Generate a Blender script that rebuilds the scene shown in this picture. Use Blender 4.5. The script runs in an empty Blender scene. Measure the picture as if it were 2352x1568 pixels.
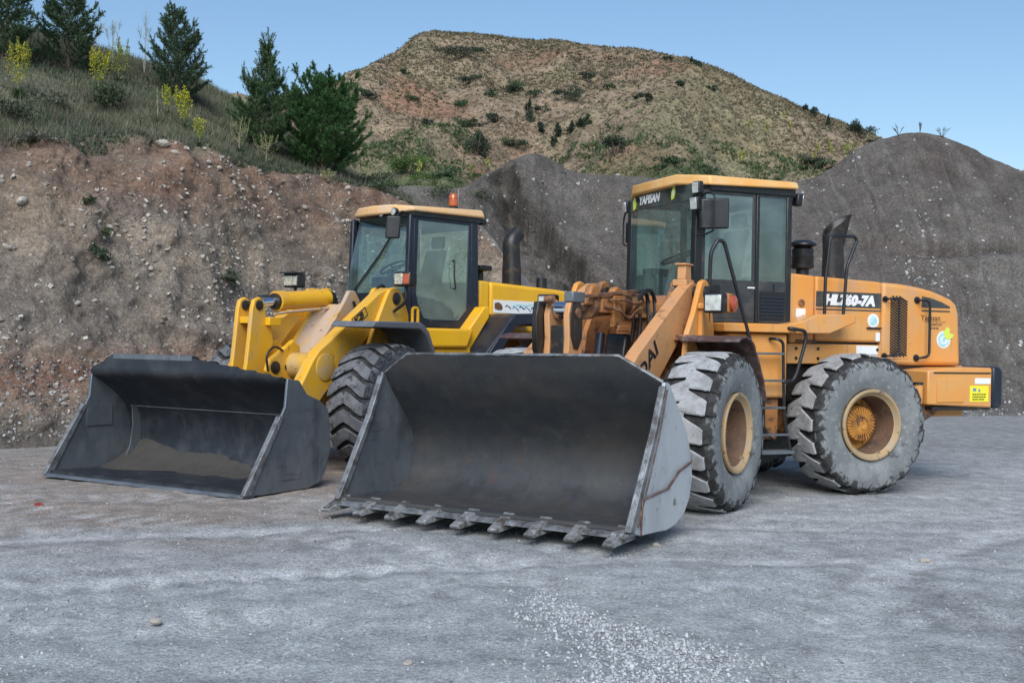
import bpy, math, random
import numpy as np
from mathutils import Matrix, Vector

scene = bpy.context.scene
COL = scene.collection
PI = math.pi
rad = math.radians

# ---------------------------------------------------------------- camera
cam_d = bpy.data.cameras.new('camera')
cam = bpy.data.objects.new('camera', cam_d)
COL.objects.link(cam)
ROLL = 0.018
cr, sr = math.cos(ROLL), math.sin(ROLL)
cam.matrix_world = Matrix(((cr, -sr, 0, 0), (0, 0, -1, 0), (sr, cr, 0, 1.62), (0, 0, 0, 1)))
cam_d.sensor_width = 36.0
cam_d.lens = 2579 / 2352 * 36
cam_d.clip_start = 0.1
cam_d.clip_end = 4000
scene.camera = cam

# ---------------------------------------------------------------- sky, sun, exposure
SUN_EL, SUN_AZ = rad(40), rad(188)          # azimuth clockwise from +Y (the view direction)
world = bpy.data.worlds.new('World')
scene.world = world
world.use_nodes = True
wn, wl = world.node_tree.nodes, world.node_tree.links
bg = wn['Background']
sky = wn.new('ShaderNodeTexSky')
sky.sky_type = 'NISHITA'
sky.sun_disc = False
sky.sun_elevation = SUN_EL
sky.sun_rotation = SUN_AZ
sky.altitude = 900
sky.air_density = 1.45
sky.dust_density = 0.4
sky.ozone_density = 5.0
wl.new(sky.outputs[0], bg.inputs[0])
bg.inputs[1].default_value = 0.104
sun_d = bpy.data.lights.new('sun', 'SUN')
sun_d.energy = 3.1
sun_d.angle = rad(45)
sun_d.color = (1.0, 0.985, 0.95)
sun = bpy.data.objects.new('sun', sun_d)
COL.objects.link(sun)
sdir = Vector((math.sin(SUN_AZ) * math.cos(SUN_EL), math.cos(SUN_AZ) * math.cos(SUN_EL), math.sin(SUN_EL)))
sun.rotation_euler = sdir.to_track_quat('Z', 'Y').to_euler()
vs = scene.view_settings
vs.view_transform = 'Standard'
vs.look = 'None'
vs.exposure = 0.35
vs.gamma = 1.0
vs.use_curve_mapping = False

# ---------------------------------------------------------------- helpers
rng = np.random.default_rng(7)
random.seed(7)

def _hash(ix, iy, iz, seed):
    h = (ix * 374761393 + iy * 668265263 + iz * 2147483647 + seed * 1274126177) & 0xffffffff
    h = ((h ^ (h >> 13)) * 1274126177) & 0xffffffff
    h = (h ^ (h >> 16)) & 0xffffffff
    return h.astype(np.float64) / 0xffffffff

def vnoise(p, seed=0):
    p = np.asarray(p, float)
    i = np.floor(p).astype(np.int64)
    f = p - i
    f = f * f * (3 - 2 * f)
    out = 0
    for dx in (0, 1):
        wx = f[:, 0] if dx else 1 - f[:, 0]
        for dy in (0, 1):
            wy = f[:, 1] if dy else 1 - f[:, 1]
            for dz in (0, 1):
                wz = f[:, 2] if dz else 1 - f[:, 2]
                out = out + wx * wy * wz * _hash(i[:, 0] + dx, i[:, 1] + dy, i[:, 2] + dz, seed)
    return out * 2 - 1

def fbm(p, scale, octv=4, seed=0, gain=0.5):
    p = np.asarray(p, float) * scale
    a, s, t = 1.0, 0, 0
    for k in range(octv):
        s = s + a * vnoise(p, seed + k * 17)
        t += a
        a *= gain
        p = p * 2.03 + 5.3
    return s / t

def sstep(a, b, x):
    t = np.clip((x - a) / (b - a), 0, 1)
    return t * t * (3 - 2 * t)

def new_obj(name, me, parent=None, M=None):
    o = bpy.data.objects.new(name, me)
    COL.objects.link(o)
    if parent is not None:
        o.parent = parent
    if M is not None:
        o.matrix_local = M
    return o

def tag(o, label=None, cat=None, group=None, kind=None):
    if label: o['label'] = label
    if cat: o['category'] = cat
    if group: o['group'] = group
    if kind: o['kind'] = kind
    return o

def np_mesh(name, verts, faces, mats=(), smooth=False, cols=None, fmat=None, uv=None):
    """verts (N,3) array, faces (M,k) int array (all same k)"""
    verts = np.asarray(verts, np.float32)
    faces = np.asarray(faces, np.int32)
    me = bpy.data.meshes.new(name)
    k = faces.shape[1]
    me.vertices.add(len(verts))
    me.vertices.foreach_set('co', verts.ravel())
    me.loops.add(faces.size)
    me.loops.foreach_set('vertex_index', faces.ravel())
    me.polygons.add(len(faces))
    me.polygons.foreach_set('loop_start', np.arange(len(faces), dtype=np.int32) * k)
    if fmat is not None:
        me.polygons.foreach_set('material_index', np.asarray(fmat, np.int32))
    me.polygons.foreach_set('use_smooth', np.full(len(faces), smooth))
    for m in mats:
        me.materials.append(m)
    if cols is not None:
        a = me.color_attributes.new('Col', 'FLOAT_COLOR', 'POINT')
        c4 = np.ones((len(verts), 4), np.float32)
        c4[:, :3] = cols
        a.data.foreach_set('color', c4.ravel())
    me.update(calc_edges=True)
    return me

class MB:
    """collects shapes and links them as ONE mesh object"""
    def __init__(s):
        s.v, s.f, s.m = [], [], []
    def add(s, v, f, mat=0):
        o = len(s.v)
        s.v += [tuple(map(float, q)) for q in v]
        s.f += [tuple(i + o for i in q) for q in f]
        s.m += [mat] * len(f)
        return s
    def box(s, x0, x1, y0, y1, z0, z1, mat=0, R=None):
        v = [(x, y, z) for x in (x0, x1) for y in (y0, y1) for z in (z0, z1)]
        if R is not None:
            c = Vector(((x0 + x1) / 2, (y0 + y1) / 2, (z0 + z1) / 2))
            v = [tuple(R @ (Vector(q) - c) + c) for q in v]
        return s.add(v, [(0, 1, 3, 2), (4, 6, 7, 5), (0, 4, 5, 1), (2, 3, 7, 6), (0, 2, 6, 4), (1, 5, 7, 3)], mat)
    def hexa(s, bot, top, mat=0):
        n = len(bot)
        return s.add(list(bot) + list(top), [tuple(range(n))[::-1], tuple(range(n, 2 * n))] +
                     [(i, (i + 1) % n, n + (i + 1) % n, n + i) for i in range(n)], mat)
    def prism(s, pts, y0, y1, mat=0):                 # pts in (x, z), extruded along y
        return s.hexa([(x, y0, z) for x, z in pts], [(x, y1, z) for x, z in pts], mat)
    def prism_xy(s, pts, z0, z1, mat=0):
        return s.hexa([(x, y, z0) for x, y in pts], [(x, y, z1) for x, y in pts], mat)
    def prism_yz(s, pts, x0, x1, mat=0):
        return s.hexa([(x0, y, z) for y, z in pts], [(x1, y, z) for y, z in pts], mat)
    def sheet(s, path, y0, y1, t=0.02, mat=0):        # bent plate: path in (x, z)
        p = [Vector((a, b)) for a, b in path]
        up, lo = [], []
        for i, q in enumerate(p):
            d = (p[min(i + 1, len(p) - 1)] - p[max(i - 1, 0)]).normalized()
            n = Vector((-d.y, d.x)) * (t / 2)
            up.append(q + n); lo.append(q - n)
        n = len(p)
        v = []
        for yy in (y0, y1):
            v += [(q.x, yy, q.y) for q in up] + [(q.x, yy, q.y) for q in lo]
        f = []
        k = 2 * n
        for i in range(n - 1):
            f += [(i, i + 1, k + i + 1, k + i), (n + i + 1, n + i, k + n + i, k + n + i + 1),
                  (i, n + i, n + i + 1, i + 1), (k + i, k + i + 1, k + n + i + 1, k + n + i)]
        f += [(0, k, k + n, n), (n - 1, 2 * n - 1, k + 2 * n - 1, k + n - 1)]
        return s.add(v, f, mat)
    def tube(s, path, r, n=8, mat=0, caps=True):
        P = [Vector(q) for q in path]
        rs = r if isinstance(r, (list, tuple)) else [r] * len(P)
        v, f = [], []
        prev = None
        for i, q in enumerate(P):
            d = (P[min(i + 1, len(P) - 1)] - P[max(i - 1, 0)]).normalized()
            if prev is None:
                a = d.orthogonal().normalized()
            else:
                a = (prev - d * prev.dot(d)).normalized()
            prev = a
            b = d.cross(a)
            for k in range(n):
                t = 2 * PI * k / n
                v.append(q + (a * math.cos(t) + b * math.sin(t)) * rs[i])
        for i in range(len(P) - 1):
            for k in range(n):
                k2 = (k + 1) % n
                f.append((i * n + k, i * n + k2, (i + 1) * n + k2, (i + 1) * n + k))
        if caps:
            f.append(tuple(range(n))[::-1])
            f.append(tuple(range((len(P) - 1) * n, len(P) * n)))
        return s.add(v, f, mat)
    def lathe(s, prof, c=(0, 0, 0), axis='y', n=32, mat=0, close=False, caps=True):
        v, f = [], []
        for r, a in prof:
            for k in range(n):
                t = 2 * PI * k / n
                u, w = r * math.cos(t), r * math.sin(t)
                q = {'y': (u, a, w), 'z': (u, w, a), 'x': (a, u, w)}[axis]
                v.append((q[0] + c[0], q[1] + c[1], q[2] + c[2]))
        m = len(prof)
        for i in range(m - 1):
            for k in range(n):
                k2 = (k + 1) % n
                f.append((i * n + k, (i + 1) * n + k, (i + 1) * n + k2, i * n + k2))
        if prof[0][0] > 1e-5 and not close and caps:
            f.append(tuple(range(n)))
        if prof[-1][0] > 1e-5 and not close and caps:
            f.append(tuple(range((m - 1) * n, m * n))[::-1])
        if close:
            for k in range(n):
                k2 = (k + 1) % n
                f.append(((m - 1) * n + k, k, k2, (m - 1) * n + k2))
        return s.add(v, f, mat)
    def mesh(s, name, mats):
        me = bpy.data.meshes.new(name)
        me.from_pydata(s.v, [], s.f)
        for m in (mats if isinstance(mats, (list, tuple)) else [mats]):
            me.materials.append(m)
        me.polygons.foreach_set('material_index', s.m)
        me.validate()
        import bmesh
        bm = bmesh.new(); bm.from_mesh(me)
        bmesh.ops.recalc_face_normals(bm, faces=bm.faces)
        bm.to_mesh(me); bm.free()
        me.polygons.foreach_set('use_smooth', [True] * len(me.polygons))
        me.set_sharp_from_angle(angle=rad(38))
        return me
    def build(s, name, mats, parent=None, M=None, bevel=0, seg=2):
        o = new_obj(name, s.mesh(name, mats), parent, M)
        if bevel:
            b = o.modifiers.new('bevel', 'BEVEL')
            b.width = bevel; b.segments = seg; b.limit_method = 'ANGLE'; b.angle_limit = rad(35)
            b.harden_normals = False
        return o

def arc_path(pts, r=0.06, seg=4):
    """polyline with rounded corners"""
    P = [Vector(p) for p in pts]
    out = [P[0]]
    for i in range(1, len(P) - 1):
        a, b, c = P[i - 1], P[i], P[i + 1]
        d1, d2 = (a - b), (c - b)
        k = min(r, d1.length * .45, d2.length * .45)
        p0, p1 = b + d1.normalized() * k, b + d2.normalized() * k
        for j in range(seg + 1):
            t = j / seg
            out.append(p0 * (1 - t) ** 2 + b * 2 * t * (1 - t) + p1 * t * t)
    out.append(P[-1])
    return out

def text_part(name, body, size, mat, parent, M, place, shear=0.0, bold=0.0, align='LEFT', sx=1.0):
    """lettering as a thin mesh; place maps (u, v, depth) to frame coordinates"""
    cu = bpy.data.curves.new(name, 'FONT')
    cu.body = body; cu.size = size; cu.shear = shear; cu.offset = bold; cu.align_x = align
    cu.extrude = 0.0015; cu.resolution_u = 3
    o = bpy.data.objects.new(name, cu)
    COL.objects.link(o)
    dg = bpy.context.evaluated_depsgraph_get()
    me = bpy.data.meshes.new_from_object(o.evaluated_get(dg))
    bpy.data.objects.remove(o)
    bpy.data.curves.remove(cu)
    for v in me.vertices:
        v.co = place(v.co.x * sx, v.co.y, v.co.z)
    me.name = name
    me.materials.clear(); me.materials.append(mat)
    me.update()
    return new_obj(name, me, parent, M)

# ---------------------------------------------------------------- materials
def pmat(name, col, rough=0.5, metal=0.0, layers=(), bump=None, coat=0.0, spec=0.5, attr=False, rvar=0.0, emit=None):
    """layers: (colour, noise scale, low, high, detail, stretch) mixed over the base colour"""
    m = bpy.data.materials.new(name)
    m.use_nodes = True
    N, L = m.node_tree.nodes, m.node_tree.links
    p = N['Principled BSDF']
    tc = N.new('ShaderNodeTexCoord')
    last = None
    if attr:
        a = N.new('ShaderNodeVertexColor'); a.layer_name = 'Col'
        last = a.outputs[0]
    for i, ly in enumerate(layers):
        c2, sc, lo, hi = ly[:4]
        det = ly[4] if len(ly) > 4 else 5
        st = ly[5] if len(ly) > 5 else (1, 1, 1)
        mp = N.new('ShaderNodeMapping')
        mp.inputs['Scale'].default_value = st
        mp.inputs['Location'].default_value = (i * 3.1, i * 1.7, i * 2.3)
        L.new(tc.outputs['Object'], mp.inputs[0])
        nz = N.new('ShaderNodeTexNoise')
        nz.inputs['Scale'].default_value = sc
        nz.inputs['Detail'].default_value = det
        nz.inputs['Roughness'].default_value = 0.62
        L.new(mp.outputs[0], nz.inputs['Vector'])
        mr = N.new('ShaderNodeMapRange')
        mr.inputs['From Min'].default_value = lo
        mr.inputs['From Max'].default_value = hi
        L.new(nz.outputs[0], mr.inputs['Value'])
        mx = N.new('ShaderNodeMix'); mx.data_type = 'RGBA'
        if last is None:
            mx.inputs[6].default_value = (*col, 1)
        else:
            L.new(last, mx.inputs[6])
        mx.inputs[7].default_value = (*c2, 1)
        if len(ly) > 6:
            mu = N.new('ShaderNodeMath'); mu.operation = 'MULTIPLY'; mu.inputs[1].default_value = ly[6]
            L.new(mr.outputs[0], mu.inputs[0]); L.new(mu.outputs[0], mx.inputs[0])
        else:
            L.new(mr.outputs[0], mx.inputs[0])
        last = mx.outputs[2]
    if last is None:
        p.inputs['Base Color'].default_value = (*col, 1)
    else:
        L.new(last, p.inputs['Base Color'])
    p.inputs['Roughness'].default_value = rough
    p.inputs['Metallic'].default_value = metal
    p.inputs['Specular IOR Level'].default_value = spec
    p.inputs['Coat Weight'].default_value = coat
    if rvar:
        nz = N.new('ShaderNodeTexNoise'); nz.inputs['Scale'].default_value = 6; nz.inputs['Detail'].default_value = 5
        L.new(tc.outputs['Object'], nz.inputs['Vector'])
        mr = N.new('ShaderNodeMapRange')
        mr.inputs['To Min'].default_value = max(0.05, rough - rvar); mr.inputs['To Max'].default_value = min(1, rough + rvar)
        mr.inputs['From Min'].default_value = 0.3; mr.inputs['From Max'].default_value = 0.7
        L.new(nz.outputs[0], mr.inputs['Value']); L.new(mr.outputs[0], p.inputs['Roughness'])
    if bump:
        bsc, bst, bd = bump
        nz = N.new('ShaderNodeTexNoise'); nz.inputs['Scale'].default_value = bsc; nz.inputs['Detail'].default_value = 6
        nz.inputs['Roughness'].default_value = 0.65
        L.new(tc.outputs['Object'], nz.inputs['Vector'])
        b = N.new('ShaderNodeBump'); b.inputs['Strength'].default_value = bst; b.inputs['Distance'].default_value = bd
        L.new(nz.outputs[0], b.inputs['Height']); L.new(b.outputs[0], p.inputs['Normal'])
    return m

DUST = (0.36, 0.33, 0.29)
M_ORANGE = pmat('orange_paint', (0.70, 0.29, 0.058), 0.42, 0, [((0.64, 0.335, 0.115), 2.2, .38, .72, 6), (DUST, 2.6, .50, .72, 10, (1, 1, .7), .42), ((0.20, 0.12, 0.06), 9, .60, .74, 9, (1, 1, .10), .42), ((0.07, 0.045, 0.035), 34, .685, .72, 5, (1, 1, 1), .85)], (60, .05, .004), rvar=.15)
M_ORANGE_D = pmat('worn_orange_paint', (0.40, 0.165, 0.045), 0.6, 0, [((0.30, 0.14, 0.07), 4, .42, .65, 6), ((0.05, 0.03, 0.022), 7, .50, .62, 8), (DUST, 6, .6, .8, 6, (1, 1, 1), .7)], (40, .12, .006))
M_ARM_O = pmat('faded_orange_paint', (0.60, 0.29, 0.11), 0.5, 0, [((0.50, 0.27, 0.14), 4, .42, .66, 7, (1, 1, 1), .7), ((0.12, 0.065, 0.04), 6, .56, .70, 9, (1, 1, 1), .8), (DUST, 30, .56, .7, 4, (1, 1, 1), .35), ((0.20, 0.12, 0.06), 9, .60, .74, 9, (1, 1, .10), .42)], (45, .08, .004))
M_ROOF_O = pmat('roof_orange_paint', (0.74, 0.37, 0.10), 0.45, 0, [((0.72, 0.46, 0.2), 3, .4, .65, 6), (DUST, 12, .58, .75, 6, (1, 1, 1), .5)], (60, .05, .004))
M_YELLOW = pmat('yellow_paint', (0.78, 0.42, 0.014), 0.36, 0, [((0.72, 0.36, 0.02), 2.5, .4, .7, 6), (DUST, 2.8, .55, .78, 10, (1, 1, .7), .32), ((0.20, 0.12, 0.06), 9, .60, .74, 9, (1, 1, .10), .42), ((0.07, 0.045, 0.035), 34, .685, .72, 5, (1, 1, 1), .85)], (60, .04, .004), rvar=.12)
M_YELLOW_W = pmat('worn_yellow_paint', (0.74, 0.39, 0.02), 0.45, 0, [((0.60, 0.36, 0.10), 3, .42, .66, 8, (1, 1, 1), .7), ((0.40, 0.30, 0.20), 5, .56, .74, 9, (1, 1, .6), .7), ((0.10, 0.06, 0.035), 7, .62, .72, 9, (1, 1, .3), .75), ((0.06, 0.04, 0.03), 30, .68, .72, 5, (1, 1, 1), .85)], (50, .06, .004), rvar=.12)
M_YELLOW_D = pmat('dusty_yellow_paint', (0.60, 0.34, 0.04), 0.6, 0, [((0.46, 0.33, 0.2), 3, .40, .62, 6), ((0.10, 0.055, 0.03), 8, .60, .70, 8, (1, 1, 1), .8)], (45, .1, .005))
M_PINKDUST = pmat('dust_covered_paint', (0.46, 0.34, 0.25), 0.75, 0, [((0.55, 0.33, 0.07), 4, .5, .66, 6), ((0.10, 0.06, 0.04), 9, .60, .70, 8)], (45, .1, .005))
M_PEACH = pmat('faded_roof_paint', (0.70, 0.42, 0.18), 0.55, 0, [((0.62, 0.44, 0.3), 4, .42, .7, 6), ((0.35, 0.2, 0.1), 11, .62, .72, 6)], (60, .05, .004))
M_BLACK = pmat('black_paint', (0.011, 0.012, 0.014), 0.42, 0, [((0.035, 0.034, 0.033), 7, .52, .8, 6)], None, rvar=.12)
M_CABGREY = pmat('charcoal_panel', (0.032, 0.034, 0.037), 0.5, 0, [((0.075, 0.073, 0.068), 6, .48, .75, 7)], (90, .05, .003))
M_NAVY = pmat('blue_black_paint', (0.012, 0.017, 0.030), 0.4, 0, [((0.04, 0.045, 0.055), 6, .54, .8, 7)], None, rvar=.12)
M_FENDER_G = pmat('grey_plastic', (0.11, 0.12, 0.14), 0.5, 0, [((0.2, 0.2, 0.2), 9, .5, .75, 6)], (80, .06, .003))
M_RUSTFEND = pmat('rusty_brown_fender', (0.075, 0.04, 0.035), 0.7, 0, [((0.17, 0.13, 0.125), 8, .45, .65, 7), ((0.12, 0.05, 0.025), 12, .52, .66, 6)], (50, .12, .004))
M_RUBBER = pmat('tyre_rubber', (0.022, 0.022, 0.023), 0.8, 0, [((0.05, 0.048, 0.045), 14, .45, .65, 6)], (60, .25, .006), spec=.3)
M_SIDEW = pmat('dusty_sidewall', (0.165, 0.176, 0.180), 0.88, 0, [((0.235, 0.245, 0.245), 5, .42, .62, 7), ((0.09, 0.09, 0.09), 6, .60, .68, 8), ((0.33, 0.33, 0.32), 20, .58, .7, 4)], (50, .18, .006), spec=.25)
M_LUG_W = pmat('chalky_tread', (0.37, 0.375, 0.38), 0.9, 0, [((0.25, 0.25, 0.25), 9, .45, .62, 7), ((0.05, 0.05, 0.05), 15, .64, .68, 8)], (50, .2, .006), spec=.2)
M_LUG_D = pmat('dark_dusty_tread', (0.10, 0.105, 0.115), 0.8, 0, [((0.19, 0.19, 0.195), 6, .45, .68, 7), ((0.04, 0.04, 0.042), 11, .54, .64, 6)], (50, .2, .006), spec=.3)
M_SIDE_D = pmat('dark_sidewall', (0.065, 0.072, 0.085), 0.75, 0, [((0.13, 0.135, 0.14), 5, .45, .65, 7)], (50, .18, .005), spec=.3)
M_RIM = pmat('rim_paint', (0.40, 0.265, 0.125), 0.6, 0, [((0.36, 0.27, 0.17), 7, .42, .62, 7), ((0.12, 0.07, 0.045), 12, .57, .68, 7)], (50, .1, .004))
M_RIM_IN = pmat('rusty_rim_barrel', (0.16, 0.09, 0.055), 0.8, 0, [((0.09, 0.055, 0.04), 6, .45, .65, 7), ((0.28, 0.2, 0.13), 12, .58, .7, 6)], (50, .15, .005))
M_HUB = pmat('hub_paint', (0.55, 0.25, 0.05), 0.65, 0, [((0.16, 0.07, 0.03), 9, .48, .62, 6)], (50, .1, .004))
M_STEEL = pmat('bucket_steel', (0.050, 0.053, 0.058), 0.55, 0.25, [((0.090, 0.080, 0.070), 1.6, .42, .75, 9, (1, .5, 1)), ((0.040, 0.043, 0.050), 2.2, .48, .78, 9, (1, .5, 1)), ((0.11, 0.112, 0.115), 16, .60, .76, 10, (.10, 1.6, .10), .40), ((0.10, 0.055, 0.035), 5, .60, .74, 9, (1, 1, .5), .45), ((0.12, 0.12, 0.12), 7, .58, .74, 10, (1, 1.2, 1.6), .4), ((0.02, 0.02, 0.022), 22, .66, .74, 5, (1, 1, 1), .5), ((.10, .095, .09), 60, .56, .72, 4, (1, 1, 1), .4)], (30, .14, .006), rvar=.2)
M_STEEL_D = pmat('dark_bucket_steel', (0.026, 0.030, 0.038), 0.5, 0.3, [((0.05, 0.055, 0.062), 3, .45, .68, 8), ((0.13, 0.13, 0.125), 6, .60, .80, 10, (1, 1, .2), .7)], (40, .12, .005), rvar=.15)
M_STEEL_L = pmat('worn_bright_steel', (0.50, 0.53, 0.55), 0.40, 0.35, [((0.36, 0.38, 0.40), 3, .46, .72, 9, (1, 1, .4)), ((0.12, 0.10, 0.08), 9, .60, .72, 9), ((0.45, 0.47, 0.49), 5, .58, .75, 9, (1, 1, .2), .6)], (40, .1, .004), rvar=.15)
M_STEEL_M = pmat('scuffed_bucket_steel', (0.13, 0.15, 0.17), 0.45, 0.4, [((0.20, 0.215, 0.23), 2.3, .45, .75, 9, (1, 1, .6)), ((0.06, 0.065, 0.075), 3.1, .52, .74, 10, (1, 1, .5)), ((0.05, 0.05, 0.055), 16, .60, .72, 9, (.15, 1, 1), .6), ((0.33, 0.35, 0.36), 9, .6, .8, 9, (1, 1, .25), .5)], (40, .1, .004), rvar=.15)
M_EDGE = pmat('chipped_steel_edge', (0.20, 0.21, 0.22), 0.5, 0.35, [((0.09, 0.085, 0.08), 7, .46, .6, 9), ((0.38, 0.40, 0.41), 11, .58, .70, 9, (1, 1, .3), .8), ((0.05, 0.045, 0.04), 24, .62, .7, 6)], (60, .3, .008), rvar=.15)
M_TOOTH = pmat('tooth_steel', (0.24, 0.24, 0.24), 0.55, 0.3, [((0.075, 0.065, 0.055), 9, .45, .6, 8), ((0.44, 0.46, 0.47), 14, .55, .7, 6)], (50, .15, .005))
M_CHROME = pmat('chrome_rod', (0.75, 0.77, 0.8), 0.12, 1.0)
M_GREASE = pmat('greasy_black_steel', (0.018, 0.016, 0.015), 0.42, 0, [((0.08, 0.05, 0.03), 9, .55, .7, 7)], (40, .15, .006))
M_RUSTSTEEL = pmat('rusty_red_steel', (0.15, 0.066, 0.04), 0.65, 0, [((0.33, 0.17, 0.06), 6, .45, .62, 6), ((0.07, 0.04, 0.035), 11, .55, .66, 7)], (50, .15, .005))
M_HOSE = pmat('hose_rubber', (0.014, 0.014, 0.015), 0.5)
M_WHITE = pmat('white_decal', (0.78, 0.78, 0.77), 0.5, 0, [((0.55, 0.54, 0.5), 20, .55, .75, 5, (1, 1, 1), .5)])
M_DECAL_D = pmat('charcoal_decal', (0.05, 0.052, 0.05), 0.5, 0, [((0.10, 0.09, 0.075), 9, .5, .7, 5)])
M_BROWNTXT = pmat('brown_lettering', (0.14, 0.07, 0.03), 0.6)
M_TEAL = pmat('pale_teal_decal', (0.35, 0.62, 0.62), 0.5, 0, [((0.6, 0.75, 0.75), 20, .5, .6, 4)])
M_LEAFDEC = pmat('lime_decal', (0.62, 0.72, 0.10), 0.5)
M_YELDEC = pmat('bright_yellow_decal', (0.83, 0.74, 0.04), 0.5)
M_BLUEDEC = pmat('blue_decal', (0.12, 0.25, 0.42), 0.5)
M_REDLENS = pmat('amber_red_lens', (0.42, 0.075, 0.03), 0.25, 0, coat=.5)
M_AMBER = pmat('amber_lens', (0.42, 0.09, 0.015), 0.2, 0, coat=.6)
M_LENS = pmat('lamp_lens', (0.62, 0.64, 0.62), 0.15, 0.3, [((0.42, 0.43, 0.43), 14, .42, .62, 2)], (60, .2, .004), coat=.8)
M_LENS_Y = pmat('yellowed_lens', (0.55, 0.50, 0.40), 0.2, 0.2, [((0.33, 0.3, 0.25), 40, .45, .6, 2)], (120, .4, .004), coat=.8)
M_SEAT = pmat('seat_fabric', (0.05, 0.055, 0.06), 0.85)
M_INTERIOR = pmat('cab_trim', (0.12, 0.13, 0.13), 0.7)
M_SANDHEAP = pmat('damp_sand', (0.065, 0.060, 0.056), 0.95, 0, [((0.055, 0.052, 0.048), 8, .45, .65, 7)], (60, .5, .02), spec=.2)
M_REDBIT = pmat('red_plastic', (0.20, 0.015, 0.02), 0.5)

def glass_mat(name, tint, dust):
    m = bpy.data.materials.new(name); m.use_nodes = True
    N, L = m.node_tree.nodes, m.node_tree.links
    N.remove(N['Principled BSDF'])
    out = N['Material Output']
    tr = N.new('ShaderNodeBsdfTransparent'); tr.inputs[0].default_value = (*tint, 1)
    gl = N.new('ShaderNodeBsdfGlossy'); gl.inputs['Roughness'].default_value = 0.03; gl.inputs[0].default_value = (0.9, 1, 1, 1)
    df = N.new('ShaderNodeBsdfDiffuse'); df.inputs[0].default_value = (0.50, 0.62, 0.60, 1)
    fr = N.new('ShaderNodeFresnel'); fr.inputs[0].default_value = 1.95
    tc = N.new('ShaderNodeTexCoord'); nz = N.new('ShaderNodeTexNoise'); nz.inputs['Scale'].default_value = 2.5; nz.inputs['Detail'].default_value = 7
    L.new(tc.outputs['Object'], nz.inputs['Vector'])
    mr = N.new('ShaderNodeMapRange'); mr.inputs['From Min'].default_value = .3; mr.inputs['From Max'].default_value = .75
    mr.inputs['To Min'].default_value = dust * .4; mr.inputs['To Max'].default_value = dust * 1.8
    L.new(nz.outputs[0], mr.inputs['Value'])
    m1 = N.new('ShaderNodeMixShader'); m2 = N.new('ShaderNodeMixShader')
    L.new(mr.outputs[0], m1.inputs[0]); L.new(tr.outputs[0], m1.inputs[1]); L.new(df.outputs[0], m1.inputs[2])
    ge = N.new('ShaderNodeNewGeometry'); iv = N.new('ShaderNodeMath'); iv.operation = 'SUBTRACT'; iv.inputs[0].default_value = 1
    L.new(ge.outputs['Backfacing'], iv.inputs[1])
    mf = N.new('ShaderNodeMath'); mf.operation = 'MULTIPLY'; L.new(fr.outputs[0], mf.inputs[0]); L.new(iv.outputs[0], mf.inputs[1])
    L.new(mf.outputs[0], m2.inputs[0]); L.new(m1.outputs[0], m2.inputs[1]); L.new(gl.outputs[0], m2.inputs[2])
    L.new(m2.outputs[0], out.inputs[0])
    return m
M_GLASS = glass_mat('tinted_glass', (0.82, 0.92, 0.90), 0.05)
M_GLASS_W = glass_mat('dusty_glass', (0.82, 0.92, 0.90), 0.11)
M_GLASS_D = glass_mat('dark_tinted_glass', (0.48, 0.56, 0.56), 0.08)
M_SUNBAND = glass_mat('sun_strip', (0.10, 0.13, 0.14), 0.10)


def radial_grime(m, r0, r1, col, scale=11):
    """worn dark rubber creeping down from the tread edge of a tyre wall"""
    N, L = m.node_tree.nodes, m.node_tree.links
    p = N['Principled BSDF']
    src = p.inputs['Base Color'].links[0].from_socket
    tc = N.new('ShaderNodeTexCoord'); sp = N.new('ShaderNodeSeparateXYZ'); L.new(tc.outputs['Object'], sp.inputs[0])
    def mth(op, a, b):
        q = N.new('ShaderNodeMath'); q.operation = op
        for i, s in enumerate((a, b)):
            if isinstance(s, (int, float)): q.inputs[i].default_value = s
            else: L.new(s, q.inputs[i])
        return q.outputs[0]
    r = mth('SQRT', mth('ADD', mth('MULTIPLY', sp.outputs[0], sp.outputs[0]), mth('MULTIPLY', sp.outputs[2], sp.outputs[2])), 0)
    nz = N.new('ShaderNodeTexNoise'); nz.inputs['Scale'].default_value = scale; nz.inputs['Detail'].default_value = 6; L.new(tc.outputs['Object'], nz.inputs['Vector'])
    k = mth('ADD', mth('DIVIDE', mth('SUBTRACT', r, r0), r1 - r0), mth('MULTIPLY', mth('SUBTRACT', nz.outputs[0], .5), 2.4))
    mr = N.new('ShaderNodeMapRange'); mr.inputs['From Min'].default_value = .85; mr.inputs['From Max'].default_value = 1.1; L.new(k, mr.inputs['Value'])
    rg = mth('SINE', mth('MULTIPLY', r, 260), 0)
    mr2 = N.new('ShaderNodeMapRange'); mr2.inputs['From Min'].default_value = .80; mr2.inputs['From Max'].default_value = 1.0; mr2.inputs['To Max'].default_value = .25; L.new(rg, mr2.inputs['Value'])
    fac = mth('MAXIMUM', mr.outputs[0], mr2.outputs[0])
    mx = N.new('ShaderNodeMix'); mx.data_type = 'RGBA'
    L.new(fac, mx.inputs[0]); L.new(src, mx.inputs[6]); mx.inputs[7].default_value = (*col, 1)
    L.new(mx.outputs[2], p.inputs['Base Color'])
radial_grime(M_SIDEW, .50, .70, (.045, .045, .046))
radial_grime(M_SIDE_D, .52, .72, (.03, .032, .035))

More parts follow.
